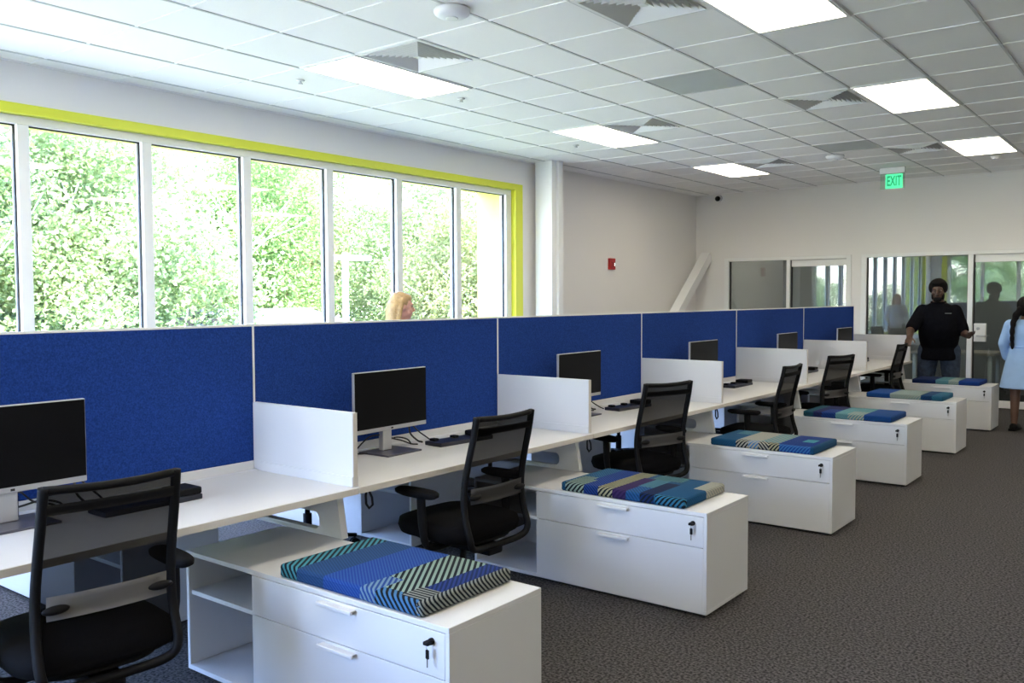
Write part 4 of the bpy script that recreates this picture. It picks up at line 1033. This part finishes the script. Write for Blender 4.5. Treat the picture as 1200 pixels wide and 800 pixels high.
# ------------------------------------------------------------------ outdoors
GZ = -4.0
BOUNCE_LAWN = mat('lawn', (0.54, 0.49, 0.37), 0.95, noise=(0.6, 0.3))  # paler than grass, tone set to bounce daylight up to the ceiling
bm = new_bm(); box(bm, -70, 60, -70, 90, GZ-0.3, GZ)
tag(part('ground', bm, BOUNCE_LAWN), 'lawn one storey below the windows, paled to bounce light indoors', 'ground', kind='structure')
WALLX = mat('outside_wall', (0.55, 0.53, 0.50), 0.8)
bm = new_bm(); box(bm, XW-0.18, XE+0.18, YS-0.18, 15.1, GZ, -0.3)
tag(part('wall_ground_storey', bm, WALLX), 'lower storey wall under the office', 'wall', kind='structure')
def tree_meshes(seed, H, rx, rz, zc, n_clump, n_leaf, leafm, ls, bark):
    rnd = random.Random(seed)
    b = new_bm(); tips = []
    def br(p, d, ln, r_, lev):
        P = [p.copy()]
        for q in range(4):
            d = (d + Vector((rnd.uniform(-.22, .22), rnd.uniform(-.22, .22), rnd.uniform(-.06, .20)))).normalized()
            P.append(P[-1] + d*ln/4)
        tube(b, P, [r_*(1-0.14*i) for i in range(5)], 6)
        if lev < 3:
            for q in range(4 if lev == 0 else 3):
                s_ = P[rnd.choice((2, 3, 4))]; a = rnd.uniform(0, 6.28)
                br(s_, (d*0.4 + Vector((math.cos(a), math.sin(a), rnd.uniform(0.0, 0.7)))).normalized(), ln*rnd.uniform(.55, .75), r_*0.45, lev+1)
        else: tips.append(P[-1])
    br(Vector((0, 0, 0)), Vector((0, 0, 1)), H*0.50, 0.18, 0)
    tr_m = mesh_from(b, 'trunk', bark, True)
    V, F = [], []
    for c in range(n_clump):
        while True:
            p = Vector((rnd.uniform(-1, 1), rnd.uniform(-1, 1), rnd.uniform(-1, 1)))
            if 0.15 < p.length < 1: break
        p *= (0.55 + 0.45*p.length)
        cc = Vector((p.x*rx, p.y*rx, zc + p.z*rz)); cr = rnd.uniform(0.45, 0.95)
        if c < len(tips)*0.8: cc = cc*0.6 + tips[c % len(tips)]*0.4
        for q in range(n_leaf):
            o = Vector((rnd.gauss(0, .5), rnd.gauss(0, .5), rnd.gauss(0, .42)))*cr + cc
            d = Vector((rnd.uniform(-1, 1), rnd.uniform(-1, 1), rnd.uniform(-.8, .4))).normalized()
            s = d.cross(Vector((rnd.uniform(-1, 1), rnd.uniform(-1, 1), rnd.uniform(-1, 1)))).normalized()
            l_ = ls*rnd.uniform(.7, 1.3); w_ = l_*0.36; i = len(V); nrm = d.cross(s)
            V += [o, o + d*l_*.5 + s*w_ + nrm*w_*.3, o + d*l_, o + d*l_*.5 - s*w_ + nrm*w_*.3]
            F.append((i, i+1, i+2, i+3))
    me = bpy.data.meshes.new('foliage'); me.from_pydata([tuple(v) for v in V], [], F); me.materials.append(leafm)
    return tr_m, me
kinds = [tree_meshes(3, 11.5, 3.6, 4.6, 6.6, 210, 340, LEAF_A, 0.11, BARK), tree_meshes(8, 10.5, 3.2, 4.4, 6.0, 210, 340, LEAF_B, 0.105, BARKP), tree_meshes(21, 9.0, 3.0, 3.6, 5.2, 180, 340, LEAF_C, 0.105, BARKP)]
kword = ['deep green tree', 'pale green tree', 'olive green tree']
spots = [(-14.5, 1.5, 0, 1.0), (-13.6, 6.2, 1, 0.95), (-19.6, 8.4, 1, 1.0), (-20.5, 13.8, 0, 1.0), (-13.2, 18.4, 2, 1.0), (-17.5, 21.0, 1, 1.1), (-13.5, 24.0, 0, 0.95), (-20.5, 2.5, 0, 1.15), (-25.5, 10.5, 1, 1.2), (-25.0, 17.5, 2, 1.25), (-21.5, 26.5, 0, 1.2), (-18.5, 31.5, 1, 1.2), (-12.0, 29.0, 1, 0.9), (-27.0, 23.0, 1, 1.3), (-15, -4.0, 2, 1.1), (-22, -3.5, 1, 1.2)]
rear = [(-14, -25, 1, 0.66), (-9.0, -26, 2, 0.70), (-4.5, -24.5, 1, 0.60), (0.0, -26.5, 2, 0.72), (4.5, -25, 0, 0.62), (-6, -33, 0, 0.84), (2, -34, 1, 0.84), (-19, -31, 0, 0.80), (9, -27, 1, 0.66)]
rnd = random.Random(5)
where = ['outside the ribbon window', 'outside the window facing the glazed offices']
nord = {}
for zone, lst in ((0, spots), (1, rear)):
    for (x, y, k, s) in lst:
        lab = '%s %s' % (kword[k], where[zone])
        if zone == 0:
            front_row = x > -16.6
            q = sorted((p[1] for p in lst if (p[0] > -16.6) == front_row), reverse=True).index(y)
            lab = '%s outside the ribbon window, %s row, %s from the column end' % (kword[k], 'front' if front_row else 'rear', ORD[q])
        r = thing('leafy_tree', lab, 'tree', (x, y, GZ), rnd.uniform(0, 6.28), '%s %s' % (kword[k].replace('tree', 'trees'), where[zone]))
        r.scale = (s, s, s*rnd.uniform(0.95, 1.08))
        obj('trunk', kinds[k][0], r); f = obj('foliage', kinds[k][1], r); f['kind'] = 'stuff'
# lower shrubs along the lawn
bushm = tree_meshes(40, 2.6, 2.0, 1.5, 1.7, 80, 300, LEAF_B, 0.10, BARKP)
for i, (x, y) in enumerate(((-10.5, 2.6), (-10.2, 7.2), (-9.6, 12.9), (-10.0, 17.6), (-9.6, 22.2), (-9.8, 27.0), (-16.8, 4.2))):
    r = thing('shrub', 'low pale green shrub on the lawn outside the ribbon window', 'shrub', (x, y, GZ), i*1.3, 'low shrubs outside the ribbon window'); r.scale = (1.2, 1.2, 1.35)
    obj('stems', bushm[0], r); f = obj('foliage', bushm[1], r); f['kind'] = 'stuff'
# pale utility pole with cross arm
r = thing('utility_pole', 'white utility pole with a short cross arm among the trees', 'pole', (-10.2, 9.70, GZ))
POLEM = mat('white_pole', (0.85, 0.85, 0.84), 0.5)
b = new_bm(); tube(b, [(0, 0, 0), (0, 0, 6.45)], [0.075, 0.06], 12); part('post', b, POLEM, r, True)
b = new_bm(); bar_between(b, (-0.15, -0.32, 6.36), (0.15, 0.55, 6.36), 0.09, 0.10); part('cross_arm', b, POLEM, r)
# neighbouring bungalow
r = thing('bungalow', 'low grey-roofed white house beyond the trees', 'house', (-14.6, 10.75, GZ), R(0))
HW = mat('house_white', (0.40, 0.40, 0.43), 0.8); HR = mat('house_roof', (0.11, 0.095, 0.10), 0.85, noise=(5, 0.15))
b = new_bm(); box(b, -2.0, 2.0, -1.35, 1.35, 0, 4.75); part('wall', b, HW, r)
b = new_bm(); prism(b, [(-2.4, 4.72), (2.4, 4.72), (2.4, 4.82), (0, 5.30), (-2.4, 4.82)], 'y', -1.6, 1.6); part('roof', b, HR, r)
for y in (-0.65, 0.65):
    b = new_bm(); box(b, 2.0, 2.04, y-0.45, y+0.45, 3.3, 4.5); w_ = part('window', b, HW, r)
    b = new_bm(); box(b, 2.04, 2.05, y-0.38, y+0.38, 3.37, 4.43); part('pane', b, SCREEN, w_)
